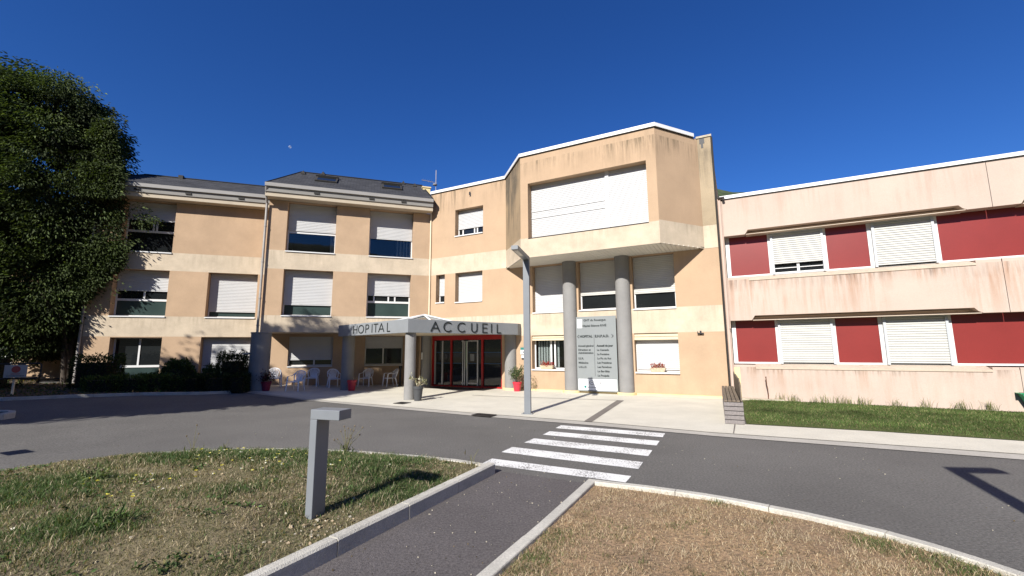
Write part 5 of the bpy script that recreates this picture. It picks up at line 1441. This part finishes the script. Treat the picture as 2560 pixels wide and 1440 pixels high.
hedge('hedge', 'low loose green hedge along the kerb below the left ground floor window', 'hedge',
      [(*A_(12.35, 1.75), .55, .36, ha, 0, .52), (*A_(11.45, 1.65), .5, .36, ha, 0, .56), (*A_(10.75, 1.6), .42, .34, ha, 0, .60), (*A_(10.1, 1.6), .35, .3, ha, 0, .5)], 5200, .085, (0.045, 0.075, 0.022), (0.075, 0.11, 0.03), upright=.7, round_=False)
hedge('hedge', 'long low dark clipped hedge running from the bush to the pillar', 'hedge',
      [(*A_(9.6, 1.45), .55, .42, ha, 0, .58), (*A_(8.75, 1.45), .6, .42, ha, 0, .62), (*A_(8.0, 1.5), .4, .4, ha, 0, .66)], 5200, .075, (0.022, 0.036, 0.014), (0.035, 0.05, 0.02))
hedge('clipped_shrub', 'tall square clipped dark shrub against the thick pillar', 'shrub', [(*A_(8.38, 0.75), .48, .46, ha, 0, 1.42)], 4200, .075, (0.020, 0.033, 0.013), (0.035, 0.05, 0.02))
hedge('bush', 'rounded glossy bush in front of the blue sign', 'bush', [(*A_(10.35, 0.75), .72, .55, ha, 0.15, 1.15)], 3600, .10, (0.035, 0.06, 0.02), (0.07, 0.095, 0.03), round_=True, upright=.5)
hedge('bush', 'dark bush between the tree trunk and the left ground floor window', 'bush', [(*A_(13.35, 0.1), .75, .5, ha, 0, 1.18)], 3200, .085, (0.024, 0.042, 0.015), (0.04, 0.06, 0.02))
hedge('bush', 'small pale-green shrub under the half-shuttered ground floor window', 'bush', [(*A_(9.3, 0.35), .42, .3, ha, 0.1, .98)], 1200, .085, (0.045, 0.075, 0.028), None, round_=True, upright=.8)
hedge('hedge', 'dark hedge behind the red-dot sign', 'hedge', [(-19.8, 16.4, .9, .5, .2, 0, 1.3), (-21.6, 16.0, .9, .5, .2, 0, 1.35), (-23.2, 15.6, .8, .5, .2, 0, 1.4), (-25, 15.2, 1.0, .6, .2, 0, 1.9)], 6000, .10, (0.022, 0.036, 0.014), (0.035, 0.05, 0.02))

# leaf litter and ground cover in the bed
nb_ = 9000
bx_ = nrg.uniform(-24, -11.2, nb_); by_ = nrg.uniform(13, 20.5, nb_)
kk = inside(bed_line + [(-12.2, 21), (-20, 18.5), (-26, 24), (-32, 24)], bx_, by_)
bx_, by_ = bx_[kk], by_[kk]
Pb = np.stack([bx_, by_, .075 + .04 * np.maximum(0, -8 - bx_)], 1)
Db = nrg.normal(0, 1, (len(Pb), 3)); Db[:, 2] = np.abs(Db[:, 2]) * .5
cb = jitter_cols(len(Pb), (0.16, 0.11, 0.06), .3, (0.05, 0.085, 0.025), .45)
v, f, c = leaf_cloud(Pb, Db, nrg.uniform(.05, .13, len(Pb)), cb)
np_obj('leaf_litter', v, f, 'leaf', c, kind='stuff')

# ------------------------------------------------------------------ signs at the left
ls_ = thing('notice_sign', 'white notice board with a red disc in a dark tube frame by the road', 'sign', (-16.9, 14.9, gz(-16.9))); LOC[ls_.name] = (-16.9, 14.9, gz(-16.9))
sd = Vector((0.93, 0.37, 0)).normalized(); sn = Vector((sd.y, -sd.x, 0)); so_ = Vector((-16.95, 14.95, 0)); gz0 = gz(-16.9)
def FS(u, o, z): q = so_ + sd * u + sn * o; return (q.x, q.y, z + gz0)
b = MB(); b.tube([FS(0, -.05, 0), FS(0, -.05, .62)], .035, 8); b.tube([FS(-1.9, -.05, 0), FS(-1.9, -.05, .62)], .035, 8); obj('leg', b, 'paledown', ls_)
b = MB(); b.tube([FS(-2.5, 0, .60), FS(.62, 0, .60), FS(.68, 0, .66), FS(.68, 0, 1.04), FS(.62, 0, 1.10), FS(-2.5, 0, 1.10)], .025, 8); obj('tube_frame', b, 'vent', ls_)
b = MB(); b.fbox(FS, -.24, .34, .03, .05, .64, 1.06); bd = obj('board', b, 'boardwhite', ls_)
b = MB(); b.tube([FS(.06, .05, .91), FS(.06, .055, .91)], .115, 24); obj('red_disc', b, 'signred', bd)
b = MB()
for k in range(7): b.fbox(FS, -.06 + k * .034, -.035 + k * .034, .0505, .054, .745, .77)
obj('red_print', b, 'signred', bd)
b = MB()
for k in range(13): b.fbox(FS, -.17 + k * .036, -.145 + k * .036, .0505, .054, .675, .71)
obj('grey_print', b, 'greyprint', bd)
bs_ = thing('blue_sign', 'small navy sign with white lettering showing above the rounded bush', 'sign', (*A_(10.8, 0.0), .4)); LOC[bs_.name] = (*A_(10.8, 0.0), .4)
b = MB(); b.fbox(FA, 10.42, 11.02, -0.35, -0.32, 1.0, 1.42); obj('panel', b, 'signblue', bs_)
b = MB(); b.tube([FA(10.72, -.37, 0.2), FA(10.72, -.37, 1.05)], .03, 8); obj('post', b, 'pipe', bs_)
text('ACCES', Vector(FA(10.78, -0.32, 0)), -tA, nA, 0, 1.29, .11, 'signwhite', bs_, bold=.003); text('n° 2', Vector(FA(10.82, -0.32, 0)), -tA, nA, 0, 1.16, .10, 'signwhite', bs_)
b = MB(); b.tube([FA(10.94, -.315, 1.15), FA(10.94, -.315, 1.38)], .018, 6); b.tube([FA(10.98, -.315, 1.23), FA(10.94, -.315, 1.15), FA(10.88, -.315, 1.23)], .014, 6); obj('arrow', b, 'signwhite', bs_)

# ------------------------------------------------------------------ pots
def pot(name, label, x, y, r_, h, m, group, soil=.9):
    t = thing(name, label, 'pot plant', (x, y, gz(x) + .024), group); LOC[t.name] = (x, y, gz(x) + .024); g = gz(x) + .024
    b = MB(); b.lathe([(r_ * .66, g), (r_ * .92, g + h * .80), (r_ * 1.0, g + h * .80), (r_ * 1.03, g + h), (r_ * .93, g + h), (r_ * .88, g + h * .88)], 28, (x, y)); obj('pot', b, m, t, smooth=True)
    b = MB(); b.lathe([(r_ * .90, g + h * soil - .01), (r_ * .90, g + h * soil)], 20, (x, y)); obj('soil', b, 'potsoil', t)
    return t, g + h * soil
GP = 'pots around the entrance'
t, z = pot('potted_plant', 'plain red pot with a bare stub beside the left canopy column', -7.28, 19.98, .205, .47, 'redpot', GP)
b = MB(); b.tube([(-7.25, 19.98, z - .05), (-7.22, 19.97, z + .1), (-7.24, 19.97, z + .2)], [.02, .016, .008], 6); b.tube([(-7.23, 19.97, z + .08), (-7.17, 19.95, z + .15)], [.012, .005], 6); obj('stem', b, 'terracotta', t)
t, z = pot('potted_plant', 'red pot with a leafy shrub beside the right canopy column', 0.20, 19.25, .20, .40, 'redpot', GP)
b = MB(); P = []
for k in range(7):
    a = k * 2.4; p1 = (0.2 + .03 * math.cos(a), 19.25 + .03 * math.sin(a), z - .03); rr2 = rng.uniform(.12, .34); hh = rng.uniform(.35, .62)
    p2 = (0.17 + rr2 * .5 * math.cos(a), 19.25 + rr2 * .5 * math.sin(a), z + hh * .6); p3 = (0.16 + rr2 * math.cos(a), 19.25 + rr2 * math.sin(a), z + hh)
    b.tube([p1, p2, p3], [.010, .007, .003], 5); P += [p2, p3, tuple((Vector(p2) + Vector(p3)) / 2)]
obj('stem', b, 'bark', t)
Pn = np.repeat(np.array(P), 26, 0) + nrg.normal(0, .07, (len(P) * 26, 3)); Dn = nrg.normal(0, .7, Pn.shape) + np.array([0, 0, .5])
v, f, c = leaf_cloud(Pn, Dn, nrg.uniform(.07, .13, len(Pn)), jitter_cols(len(Pn), (0.07, 0.10, 0.04), .25, (0.2, 0.19, 0.10), .2), asp=.3); np_obj('foliage', v, f, 'leaf', c, t)
t, z = pot('potted_plant', 'tall charcoal pot with a straggly plant against the front canopy column', -3.42, 15.98, .19, .52, 'greypot', GP)
b = MB(); P = []
for k in range(9):
    a = k * 2.4 + .4; rr2 = rng.uniform(.12, .30); hh = rng.uniform(.10, .34)
    p3 = (-3.40 + rr2 * math.cos(a), 15.98 + rr2 * math.sin(a), z + hh); b.tube([(-3.42, 15.98, z - .03), (-3.41 + rr2 * .4 * math.cos(a), 15.98 + rr2 * .4 * math.sin(a), z + hh * .7), p3], [.008, .006, .003], 5); P.append(p3)
obj('stem', b, 'terracotta', t)
Pn = np.repeat(np.array(P), 9, 0) + nrg.normal(0, .04, (len(P) * 9, 3)); Dn = nrg.normal(0, .7, Pn.shape) + np.array([0, 0, .4])
v, f, c = leaf_cloud(Pn, Dn, nrg.uniform(.06, .15, len(Pn)), jitter_cols(len(Pn), (0.22, 0.21, 0.12), .25, (0.5, 0.48, 0.36), .3), asp=.35); np_obj('foliage', v, f, 'leaf', c, t)
t, z = pot('potted_plant', 'plum pot with dark red foliage in the shade beside the thick pillar', -10.62, 19.02, .21, .40, 'plumpot', GP)
Pn = np.array([-10.66, 19.0, z + .17]) + nrg.normal(0, 1, (420, 3)) * np.array([.17, .15, .12]); Dn = nrg.normal(0, .7, Pn.shape) + np.array([0, 0, .3])
v, f, c = leaf_cloud(Pn, Dn, nrg.uniform(.06, .11, len(Pn)), jitter_cols(len(Pn), (0.065, 0.012, 0.02), .3, (0.03, 0.04, 0.015), .2), asp=.5); np_obj('foliage', v, f, 'leaf', c, t)
# creeping plant with white flowers hugging the wall near the red pot
Pn = np.stack([nrg.uniform(5.35, 6.1, 160), np.full(160, .12), np.zeros(160)], 1)
pp = np.array([FB(a, .06 + nrg.random() * .2, nrg.random() ** 1.5 * .55 + .1) for a in Pn[:, 0]])
t = thing('wall_weed', 'wispy dry weed growing up the wall behind the red pot', 'weed', FB(5.7, .15, 0)); LOC[t.name] = FB(5.7, .15, 0)
v, f, c = leaf_cloud(pp, nrg.normal(0, .6, pp.shape) + np.array([0, 0, .8]), nrg.uniform(.05, .12, len(pp)), jitter_cols(len(pp), (0.22, 0.17, 0.09), .3, (0.09, 0.11, 0.04), .4), asp=.2); np_obj('foliage', v, f, 'leaf', c, t)

# flower troughs on the sills
for (ua, ub, lab, col) in ((6.22, 6.86, 'stone trough of dark red flowers on the sill left of the sign', (0.30, 0.015, 0.012)), (10.90, 11.50, 'stone trough of faded red and pink flowers on the right-hand sill', (0.28, 0.05, 0.035))):
    z0 = O['g1'][2] if ua < 8 else O['g2'][2]
    t = thing('flower_trough', lab, 'flower box', FB((ua + ub) / 2, .0, z0), 'flower troughs on the sills'); LOC[t.name] = FB((ua + ub) / 2, .0, z0)
    b = MB(); b.hexa([FB(ua + .06, .07, z0), FB(ub - .06, .07, z0), FB(ub - .06, -.10, z0), FB(ua + .06, -.10, z0), FB(ua, .11, z0 + .17), FB(ub, .11, z0 + .17), FB(ub, -.11, z0 + .17), FB(ua, -.11, z0 + .17)]); obj('trough', b, 'terracotta', t, bevel=.012)
    n = 420; us = nrg.uniform(ua + .05, ub - .05, n); os_ = nrg.uniform(-.1, .13, n); zs_ = z0 + .15 + .2 * nrg.random(n) ** 1.3 * (.6 + .4 * np.sin((us - ua) * 12) ** 2)
    Pn = np.array([FB(a, b_, c_) for a, b_, c_ in zip(us, os_, zs_)])
    v, f, c = leaf_cloud(Pn, nrg.normal(0, .7, (n, 3)) + np.array([0, 0, .3]), nrg.uniform(.03, .06, n), jitter_cols(n, col, .3, (0.40, 0.22, 0.13), .25), asp=.7); np_obj('flowers', v, f, 'leaf', c, t, kind='stuff')

# ashtray post half hidden behind the front column
t = thing('ashtray_post', 'slim black ashtray post on the paving behind the front canopy column', 'ashtray', (*A_(1.30, -.55), .024)); LOC[t.name] = (*A_(1.30, -.55), .024)
x_, y_ = A_(1.30, -.55)
b = MB(); b.lathe([(.16, .024), (.16, .05), (.05, .06), (.05, .9)], 16, (x_, y_)); obj('post', b, 'black', t, smooth=True)
b = MB(); b.lathe([(.085, .9), (.095, 1.02), (.07, 1.03)], 16, (x_, y_)); obj('bowl', b, 'black', t, smooth=True)

# aerial behind the roof parapet, moon
t = thing('aerial', 'thin television aerial standing behind the parapet where roof and entrance block meet', 'aerial', FA(-0.35, -1.5, 9.8)); LOC[t.name] = FA(-0.35, -1.5, 9.8)
b = MB(); b.tube([FA(-.45, -1.5, 9.8), FA(-.45, -1.5, 12.1)], .018, 6); obj('mast', b, 'pipe', t)
b = MB(); b.tube([FA(.36, -1.5, 11.42), FA(-.5, -1.5, 11.34)], .014, 6)
for k in range(5): b.tube([FA(.3 - k * .12, -1.72, 11.41 - .01 * k), FA(.3 - k * .12, -1.28, 11.41 - .01 * k)], .006, 5)
obj('boom', b, 'pipe', t)
b = MB(); b.lathe([(.13, 11.2), (.13, 11.24)], 12, FA(-.4, -1.5, 0)[:2]); obj('reflector', b, 'pipe', t)
b = MB(); b.fbox(FA, -0.1, .32, -1.6, -1.2, 10.3, 10.86); b.fbox(FA, -.14, .36, -1.64, -1.16, 10.861, 10.93)
tag(obj('chimney', b, 'plinth'), 'small pale chimney stub at the right end of the slate roof', 'chimney')

mm_ = bpy.data.materials.new('moon_surface'); mm_.use_nodes = True
nt = mm_.node_tree; pb = nt.nodes['Principled BSDF']; pb.inputs['Base Color'].default_value = (0.35, 0.38, 0.42, 1); pb.inputs['Roughness'].default_value = 1.0; pb.inputs['Specular IOR Level'].default_value = 0
no = _n(nt, 'ShaderNodeTexNoise'); no.inputs['Scale'].default_value = .35; vm = _n(nt, 'ShaderNodeVectorMath', operation='SCALE'); vm.inputs[0].default_value = (1.5, 1.55, 1.6); nt.links.new(no.outputs['Fac'], vm.inputs['Scale']); nt.links.new(vm.outputs[0], pb.inputs['Base Color'])
pb.inputs['Alpha'].default_value = 0.22
md = Vector((-0.51137, 0.94412, 0.46697)).normalized() * 1800
b = MB(); n_ = 12
b.lathe([(max(.001, 5.0 * math.sin(math.pi * k / n_)), md.z - 5.0 * math.cos(math.pi * k / n_)) for k in range(n_ + 1)], 24, (md.x, md.y), cap=False)
mo = obj('moon', b, mm_, smooth=True); tag(mo, 'faint pale daytime moon in the blue sky above the slate roof', 'moon')

# ------------------------------------------------------------------ grass
def in_poly_pts(poly, n, dens=None):
    xs = [p[0] for p in poly]; ys = [p[1] for p in poly]
    x = nrg.uniform(min(xs), max(xs), n); y = nrg.uniform(min(ys), max(ys), n)
    k = inside(poly, x, y)
    if dens is not None: k &= nrg.random(n) < dens(x, y)
    return x[k], y[k]
def blades(x, y, z, h, w, lean, cols):
    """two-segment blade: 5 verts -> 3 tris"""
    n = len(x); a = nrg.uniform(0, 2 * np.pi, n); la = nrg.uniform(0, 2 * np.pi, n)
    S = np.stack([np.cos(a), np.sin(a), np.zeros(n)], 1); Ld = np.stack([np.cos(la), np.sin(la), np.zeros(n)], 1)
    B = np.stack([x, y, z - .006], 1); h = h.reshape(-1, 1); w = np.asarray(w).reshape(-1, 1) * np.ones((n, 1)); lean = np.asarray(lean).reshape(-1, 1) * np.ones((n, 1))
    up = np.array([0, 0, 1.0])
    mid = B + up * h * .55 * np.sqrt(np.clip(1 - (lean * .5) ** 2, .05, 1)) + Ld * h * lean * .35
    tip = B + up * h * np.sqrt(np.clip(1 - lean ** 2, .03, 1)) * .95 + Ld * h * lean
    v = np.empty((n, 5, 3)); v[:, 0] = B - S * w; v[:, 1] = B + S * w; v[:, 2] = mid + S * w * .75; v[:, 3] = mid - S * w * .75; v[:, 4] = tip
    i = np.arange(n).reshape(-1, 1) * 5
    f = np.concatenate([np.hstack([i, i + 1, i + 2]), np.hstack([i, i + 2, i + 3]), np.hstack([i + 3, i + 2, i + 4])])
    return v.reshape(-1, 3), f, np.repeat(cols, 5, 0)

# green patches of the mixed lawn: (x, y, radius, strength)
patches = [(-2.6, 7.1, 1.0, 1.0), (-3.9, 7.2, .8, .9), (-1.7, 6.8, .7, 1.1), (-1.5, 5.5, .45, 1.2), (-1.05, 6.0, .4, .8), (-4.6, 6.6, .8, .7), (-5.6, 5.3, .8, 1.1), (-4.7, 5.2, .55, .6), (-3.1, 5.0, .5, .7), (-3.6, 4.1, .45, 1.3), (-2.7, 6.2, .5, .5), (-5.2, 7.3, .6, .5), (-2.0, 5.0, .3, .6), (-4.3, 3.4, .5, .6)]
def green_mask(x, y):
    g = np.zeros(x.shape)
    for px, py, r_, s in patches: g += s * np.exp(-((x - px) ** 2 + (y - py) ** 2) / (r_ * r_))
    return np.clip(g * 0.85 + 0.6 * fbm(x, y, 2.0, 3) + 0.08, 0, 1)
def lawn_cols(n, g):
    dry = np.array([0.25, 0.20, 0.12]); straw = np.array([0.42, 0.355, 0.24]); green = np.array([0.068, 0.108, 0.036]); olive = np.array([0.125, 0.128, 0.06])
    q = nrg.random(n).reshape(-1, 1)
    dr = np.where(q < .22, straw, np.where(q < .55, dry, olive))
    gr = np.where(q < .78, green, np.where(q < .9, olive, straw))
    pick = (nrg.random(n) < g).reshape(-1, 1)
    return np.where(pick, gr, dr) * np.clip(nrg.normal(1, .2, (n, 1)), .5, 1.6)
x, y = in_poly_pts(polyL, 330000, lambda x, y: np.where(np.hypot(x, y) < 12, np.clip(.45 + .55 * green_mask(x, y), 0, 1), 0) * (edge_dist(polyL, x, y) > .11))
g = green_mask(x, y)
h = (0.030 + 0.045 * g) * nrg.uniform(.5, 1.5, len(x)) * np.where(fbm(x, y, 5, 2) > .2, 1.25, .9)
v, f, c = blades(x, y, hL(x, y), h, nrg.uniform(.0014, .0028, len(x)) * (1 + np.hypot(x, y) / 12), nrg.uniform(.3, .98, len(x)), lawn_cols(len(x), g))
np_obj('grass', v, f, 'blade', c, kind='stuff')
# overhanging tufts on the kerb edges
x, y = in_poly_pts(polyL, 60000, lambda x, y: (edge_dist(polyL, x, y) < .30) & (edge_dist(polyL, x, y) > .10) & (fbm(x, y, 4, 1) > -.1))
v, f, c = blades(x, y, hL(x, y), nrg.uniform(.04, .12, len(x)), .003, nrg.uniform(.3, .95, len(x)), lawn_cols(len(x), green_mask(x, y) * .8))
np_obj('edge_grass', v, f, 'blade', c, kind='stuff')
tx, ty = in_poly_pts(polyL, 900, lambda x, y: (np.hypot(x, y) < 9) & (edge_dist(polyL, x, y) > .2) & (fbm(x, y, 1.6, 5) > .0))
x = np.repeat(tx, 16) + nrg.normal(0, .04, len(tx) * 16); y = np.repeat(ty, 16) + nrg.normal(0, .04, len(tx) * 16); n = len(x)
P = np.stack([x, y, hL(x, y) + nrg.uniform(.005, .035, n)], 1); D = nrg.normal(0, 1, (n, 3)); D[:, 2] = np.abs(D[:, 2]) * .5 + .15
tone = np.repeat(np.clip(nrg.normal(1, .25, (len(tx), 1)), .5, 1.6), 16, 0)
v, f, c = leaf_cloud(P, D, nrg.uniform(.018, .05, n), jitter_cols(n, (.062, .10, .034), .2, (.16, .14, .06), .2) * tone, asp=.55)
np_obj('ground_weeds', v, f, 'blade', c, kind='stuff')
tx, ty = in_poly_pts(polyL, 700, lambda x, y: (np.hypot(x, y) < 8) & (edge_dist(polyL, x, y) > .2) & (fbm(x, y, 2.0, 3) < .0))
x = np.repeat(tx, 30) + nrg.normal(0, .07, len(tx) * 30); y = np.repeat(ty, 30) + nrg.normal(0, .05, len(tx) * 30); n = len(x)
v, f, c = blades(x, y, hL(x, y) + .012, nrg.uniform(.04, .11, n), .0016, nrg.uniform(.93, .999, n), jitter_cols(n, (.40, .33, .22), .25, (.22, .16, .10), .35))
np_obj('dead_thatch', v, f, 'blade', c, kind='stuff')
# dry lawn
gp = [(0.15, 3.95, .22, .8), (0.38, 4.4, .2, .7), (3.25, 4.2, .22, .9), (3.55, 3.8, .26, 1.0), (3.8, 3.4, .25, .8), (-.05, 3.6, .25, .6), (2.35, 5.25, .12, .9), (.9, 4.4, .3, .2)]
def gmR(x, y):
    g = np.zeros(x.shape)
    for px, py, r_, s in gp: g += s * np.exp(-((x - px) ** 2 + (y - py) ** 2) / (r_ * r_))
    return np.clip(g + .12 * fbm(x, y, 4, 2), 0, 1)
x, y = in_poly_pts(polyR, 260000, lambda x, y: np.where(y > 2.2, np.clip(.55 + .5 * fbm(x, y, 3.2, 4) + gmR(x, y), .12, 1), 0) * (edge_dist(polyR, x, y) > .12))
g = gmR(x, y); n = len(x)
q = nrg.random(n).reshape(-1, 1)
dr = np.where(q < .35, np.array([.52, .42, .28]), np.where(q < .75, np.array([.40, .295, .185]), np.array([.17, .135, .08])))
cc = np.where((nrg.random(n) < g * .8).reshape(-1, 1), np.array([.10, .135, .045]), dr) * np.clip(nrg.normal(1, .2, (n, 1)), .5, 1.5)
v, f, c = blades(x, y, hR(x, y), (.028 + .05 * g) * nrg.uniform(.5, 1.5, n), nrg.uniform(.0013, .0026, n), nrg.uniform(.55, .995, n), cc)
np_obj('dry_grass', v, f, 'blade', c, kind='stuff')
# darker tufts and matted stalks scattered through it
tx, ty = in_poly_pts(polyR, 900, lambda x, y: (y > 2.6) & (edge_dist(polyR, x, y) > .16) & (fbm(x, y, 2.4, 6) > -.15))
x = np.repeat(tx, 26) + nrg.normal(0, .035, len(tx) * 26); y = np.repeat(ty, 26) + nrg.normal(0, .035, len(tx) * 26); n = len(x)
tone = np.repeat(np.where((nrg.random(len(tx)) < .3).reshape(-1, 1), np.array([.12, .135, .055]), np.array([.17, .13, .08])), 26, 0)
v, f, c = blades(x, y, hR(x, y), nrg.uniform(.02, .055, n), .0022, nrg.uniform(.4, .95, n), tone * np.clip(nrg.normal(1, .3, (n, 1)), .4, 1.8))
np_obj('dry_tufts', v, f, 'blade', c, kind='stuff')
tx, ty = in_poly_pts(polyR, 900, lambda x, y: (y > 2.6) & (edge_dist(polyR, x, y) > .16) & (fbm(x, y, 2.4, 6) < .35))
x = np.repeat(tx, 30) + nrg.normal(0, .08, len(tx) * 30); y = np.repeat(ty, 30) + nrg.normal(0, .05, len(tx) * 30); n = len(x)
v, f, c = blades(x, y, hR(x, y) + .01, nrg.uniform(.04, .11, n), .0015, nrg.uniform(.93, .999, n), jitter_cols(n, (.55, .45, .31), .25, (.26, .19, .12), .35))
np_obj('dry_thatch', v, f, 'blade', c, kind='stuff')
# verge
x, y = in_poly_pts(polyG, 260000, lambda x, y: (x < 15.5) & (edge_dist(polyG, x, y) > .02)); n = len(x)
q = nrg.random(n).reshape(-1, 1)
cc = np.where(q < .64, np.array([.068, .11, .030]), np.where(q < .84, np.array([.10, .135, .045]), np.array([.2, .18, .09]))) * np.clip(nrg.normal(1, .22, (n, 1)), .5, 1.6) * (1 + .5 * fbm(x, y, 1.8, 3)).reshape(-1, 1)
v, f, c = blades(x, y, hG(x, y), nrg.uniform(.035, .075, n) * np.clip(edge_dist(polyG, x, y) / .3, .45, 1), .005, nrg.uniform(.2, .9, n), cc)
np_obj('verge_grass', v, f, 'blade', c, kind='stuff')
# taller tufts along the pink wall
xs, ys = [], []
for u in (15.2, 15.6, 16.1, 16.4, 16.75, 17.0, 17.4, 18.2, 18.9, 19.7, 20.3):
    k = int(nrg.integers(18, 40)); 
    for q in range(k):
        p = FB(u + nrg.normal(0, .1), .16 + abs(nrg.normal(0, .06)), 0); xs.append(p[0]); ys.append(p[1])
xs, ys = np.array(xs), np.array(ys)
v, f, c = blades(xs, ys, np.full(len(xs), .04), nrg.uniform(.12, .38, len(xs)), .006, nrg.uniform(.1, .7, len(xs)), jitter_cols(len(xs), (.12, .15, .05), .25, (.3, .26, .14), .3))
np_obj('wall_grass', v, f, 'blade', c, kind='stuff')

# small flowers in the mixed lawn
x, y = in_poly_pts([(-4.6, 4.6), (-2.2, 4.9), (-2.4, 7.2), (-4.6, 7.4), (-5.2, 6)], 170, lambda x, y: fbm(x, y, 2.6, 2) > .05)
n = len(x); P = np.stack([x, y, hL(x, y) + nrg.uniform(.04, .09, n)], 1)
V, F, Cc = [], [], []
for k in range(5):
    a = 2 * np.pi * k / 5 + nrg.uniform(0, 1, n); D = np.stack([np.cos(a), np.sin(a), np.full(n, .35)], 1)
    col = np.where((nrg.random(n) < .7).reshape(-1, 1), np.array([.62, .55, .10]), np.array([.7, .7, .62]))
    v, f, c = leaf_cloud(P, D, nrg.uniform(.014, .026, n), col, asp=.8, curl=.05); V.append(v); F.append(f + k * 4 * n); Cc.append(c)
np_obj('lawn_flowers', np.concatenate(V), np.concatenate(F), 'blade', np.concatenate(Cc), kind='stuff')
# dry leaves and pale crumbs near the bollard and along the kerb
x = np.concatenate([nrg.normal(-1.98, .28, 260), nrg.uniform(-5, -1.5, 160)]); y = np.concatenate([nrg.normal(4.5, .3, 260), nrg.uniform(3.4, 6.5, 160)])
k = inside(polyL, x, y); x, y = x[k], y[k]; n = len(x)
P = np.stack([x, y, hL(x, y) + .012], 1); D = nrg.normal(0, 1, (n, 3)); D[:, 2] *= .25
v, f, c = leaf_cloud(P, D, nrg.uniform(.018, .045, n), jitter_cols(n, (.36, .28, .19), .25, (.55, .5, .42), .3), asp=.8)
np_obj('dead_leaves', v, f, 'blade', c, kind='stuff')

# pale grit swept along the path and the road edges
x = np.concatenate([nrg.uniform(-1.6, 1.0, 260), nrg.uniform(1, 7, 160), nrg.uniform(-8, 4, 160)]); y = np.concatenate([nrg.uniform(3.4, 6.8, 260), nrg.uniform(4.5, 9, 160), nrg.uniform(7.5, 13, 160)])
k = ~inside(polyL, x, y) & ~inside(polyR, x, y) & (edge_dist(polyL, x, y) > .05) & (edge_dist(polyR, x, y) > .05); x, y = x[k], y[k]; n = len(x)
P = np.stack([x, y, np.full(n, .008)], 1); D = nrg.normal(0, 1, (n, 3)); D[:, 2] = np.abs(D[:, 2]) * .3
v, f, c = leaf_cloud(P, D, nrg.uniform(.006, .022, n), jitter_cols(n, (.42, .38, .31), .3, (.12, .09, .05), .4), asp=.9)
np_obj('grit', v, f, 'blade', c, kind='stuff')

def weed(label, x, y, h0, n, h, col, heads=True, leafy=20):
    z = h0; t = thing('weed', label, 'weed', (x, y, z)); LOC[t.name] = (x, y, z)
    b = MB(); tips = []
    for k in range(n):
        a = rng.uniform(0, 6.28); r_ = rng.uniform(.05, .24) * h / .4; hh = h * rng.uniform(.6, 1.1)
        p3 = (x + r_ * math.cos(a), y + r_ * math.sin(a), z + hh); b.tube([(x, y, z - .02), (x + r_ * .35 * math.cos(a), y + r_ * .35 * math.sin(a), z + hh * .55), p3], [.005, .004, .0025], 4); tips.append(p3)
    obj('stalk', b, 'hedgecore' if False else M['stalk'], t)
    if heads:
        for p in tips:
            b = MB(); b.lathe([(.004, p[2] - .012), (.014, p[2]), (.010, p[2] + .014), (.001, p[2] + .02)], 7, p[:2]); obj('seed_head', b, M['stalkhead'], t)
    P = np.array([x, y, z]) + nrg.normal(0, 1, (leafy, 3)) * np.array([.08, .08, .03]) + np.array([0, 0, .05]); D = nrg.normal(0, .7, P.shape) + np.array([0, 0, .6])
    v, f, c = leaf_cloud(P, D, nrg.uniform(.04, .10, leafy), jitter_cols(leafy, col, .2), asp=.25); np_obj('leaves', v, f, 'leaf', c, t)
M['stalk'] = mat('weed_stalk', (.16, .15, .07), .9, .2, 20); M['stalkhead'] = mat('seed_head', (.14, .11, .07), .9, .2, 20)
hl = lambda x, y: float(hL(np.array([x]), np.array([y]))[0])
weed('branching weed with dark seed heads at the lawn edge right of the bollard lamp', -2.78, 7.5, hl(-2.78, 7.5), 14, .42, (.10, .13, .05), True, 60)
weed('tall thin weed with one pale round head at the lawn edge', -5.3, 7.45, hl(-5.3, 7.45), 3, .46, (.13, .15, .06), True, 25)
weed('broad-leaved weed in the bright grass at the lawn edge', -4.75, 7.4, hl(-4.75, 7.4), 4, .2, (.11, .15, .05), False, 40)
weed('leafy weed clump with pale flowers in the middle of the lawn', -4.95, 5.35, hl(-4.95, 5.35), 5, .14, (.11, .145, .055), True, 70)
weed('dark low weed clump in the near lawn', -3.6, 4.1, hl(-3.6, 4.1), 2, .06, (.075, .115, .038), False, 80)
weed('dry stalks beside the kerb near the crossing', -.62, 6.78, hl(-.7, 6.8), 3, .22, (.2, .17, .09), False, 8)
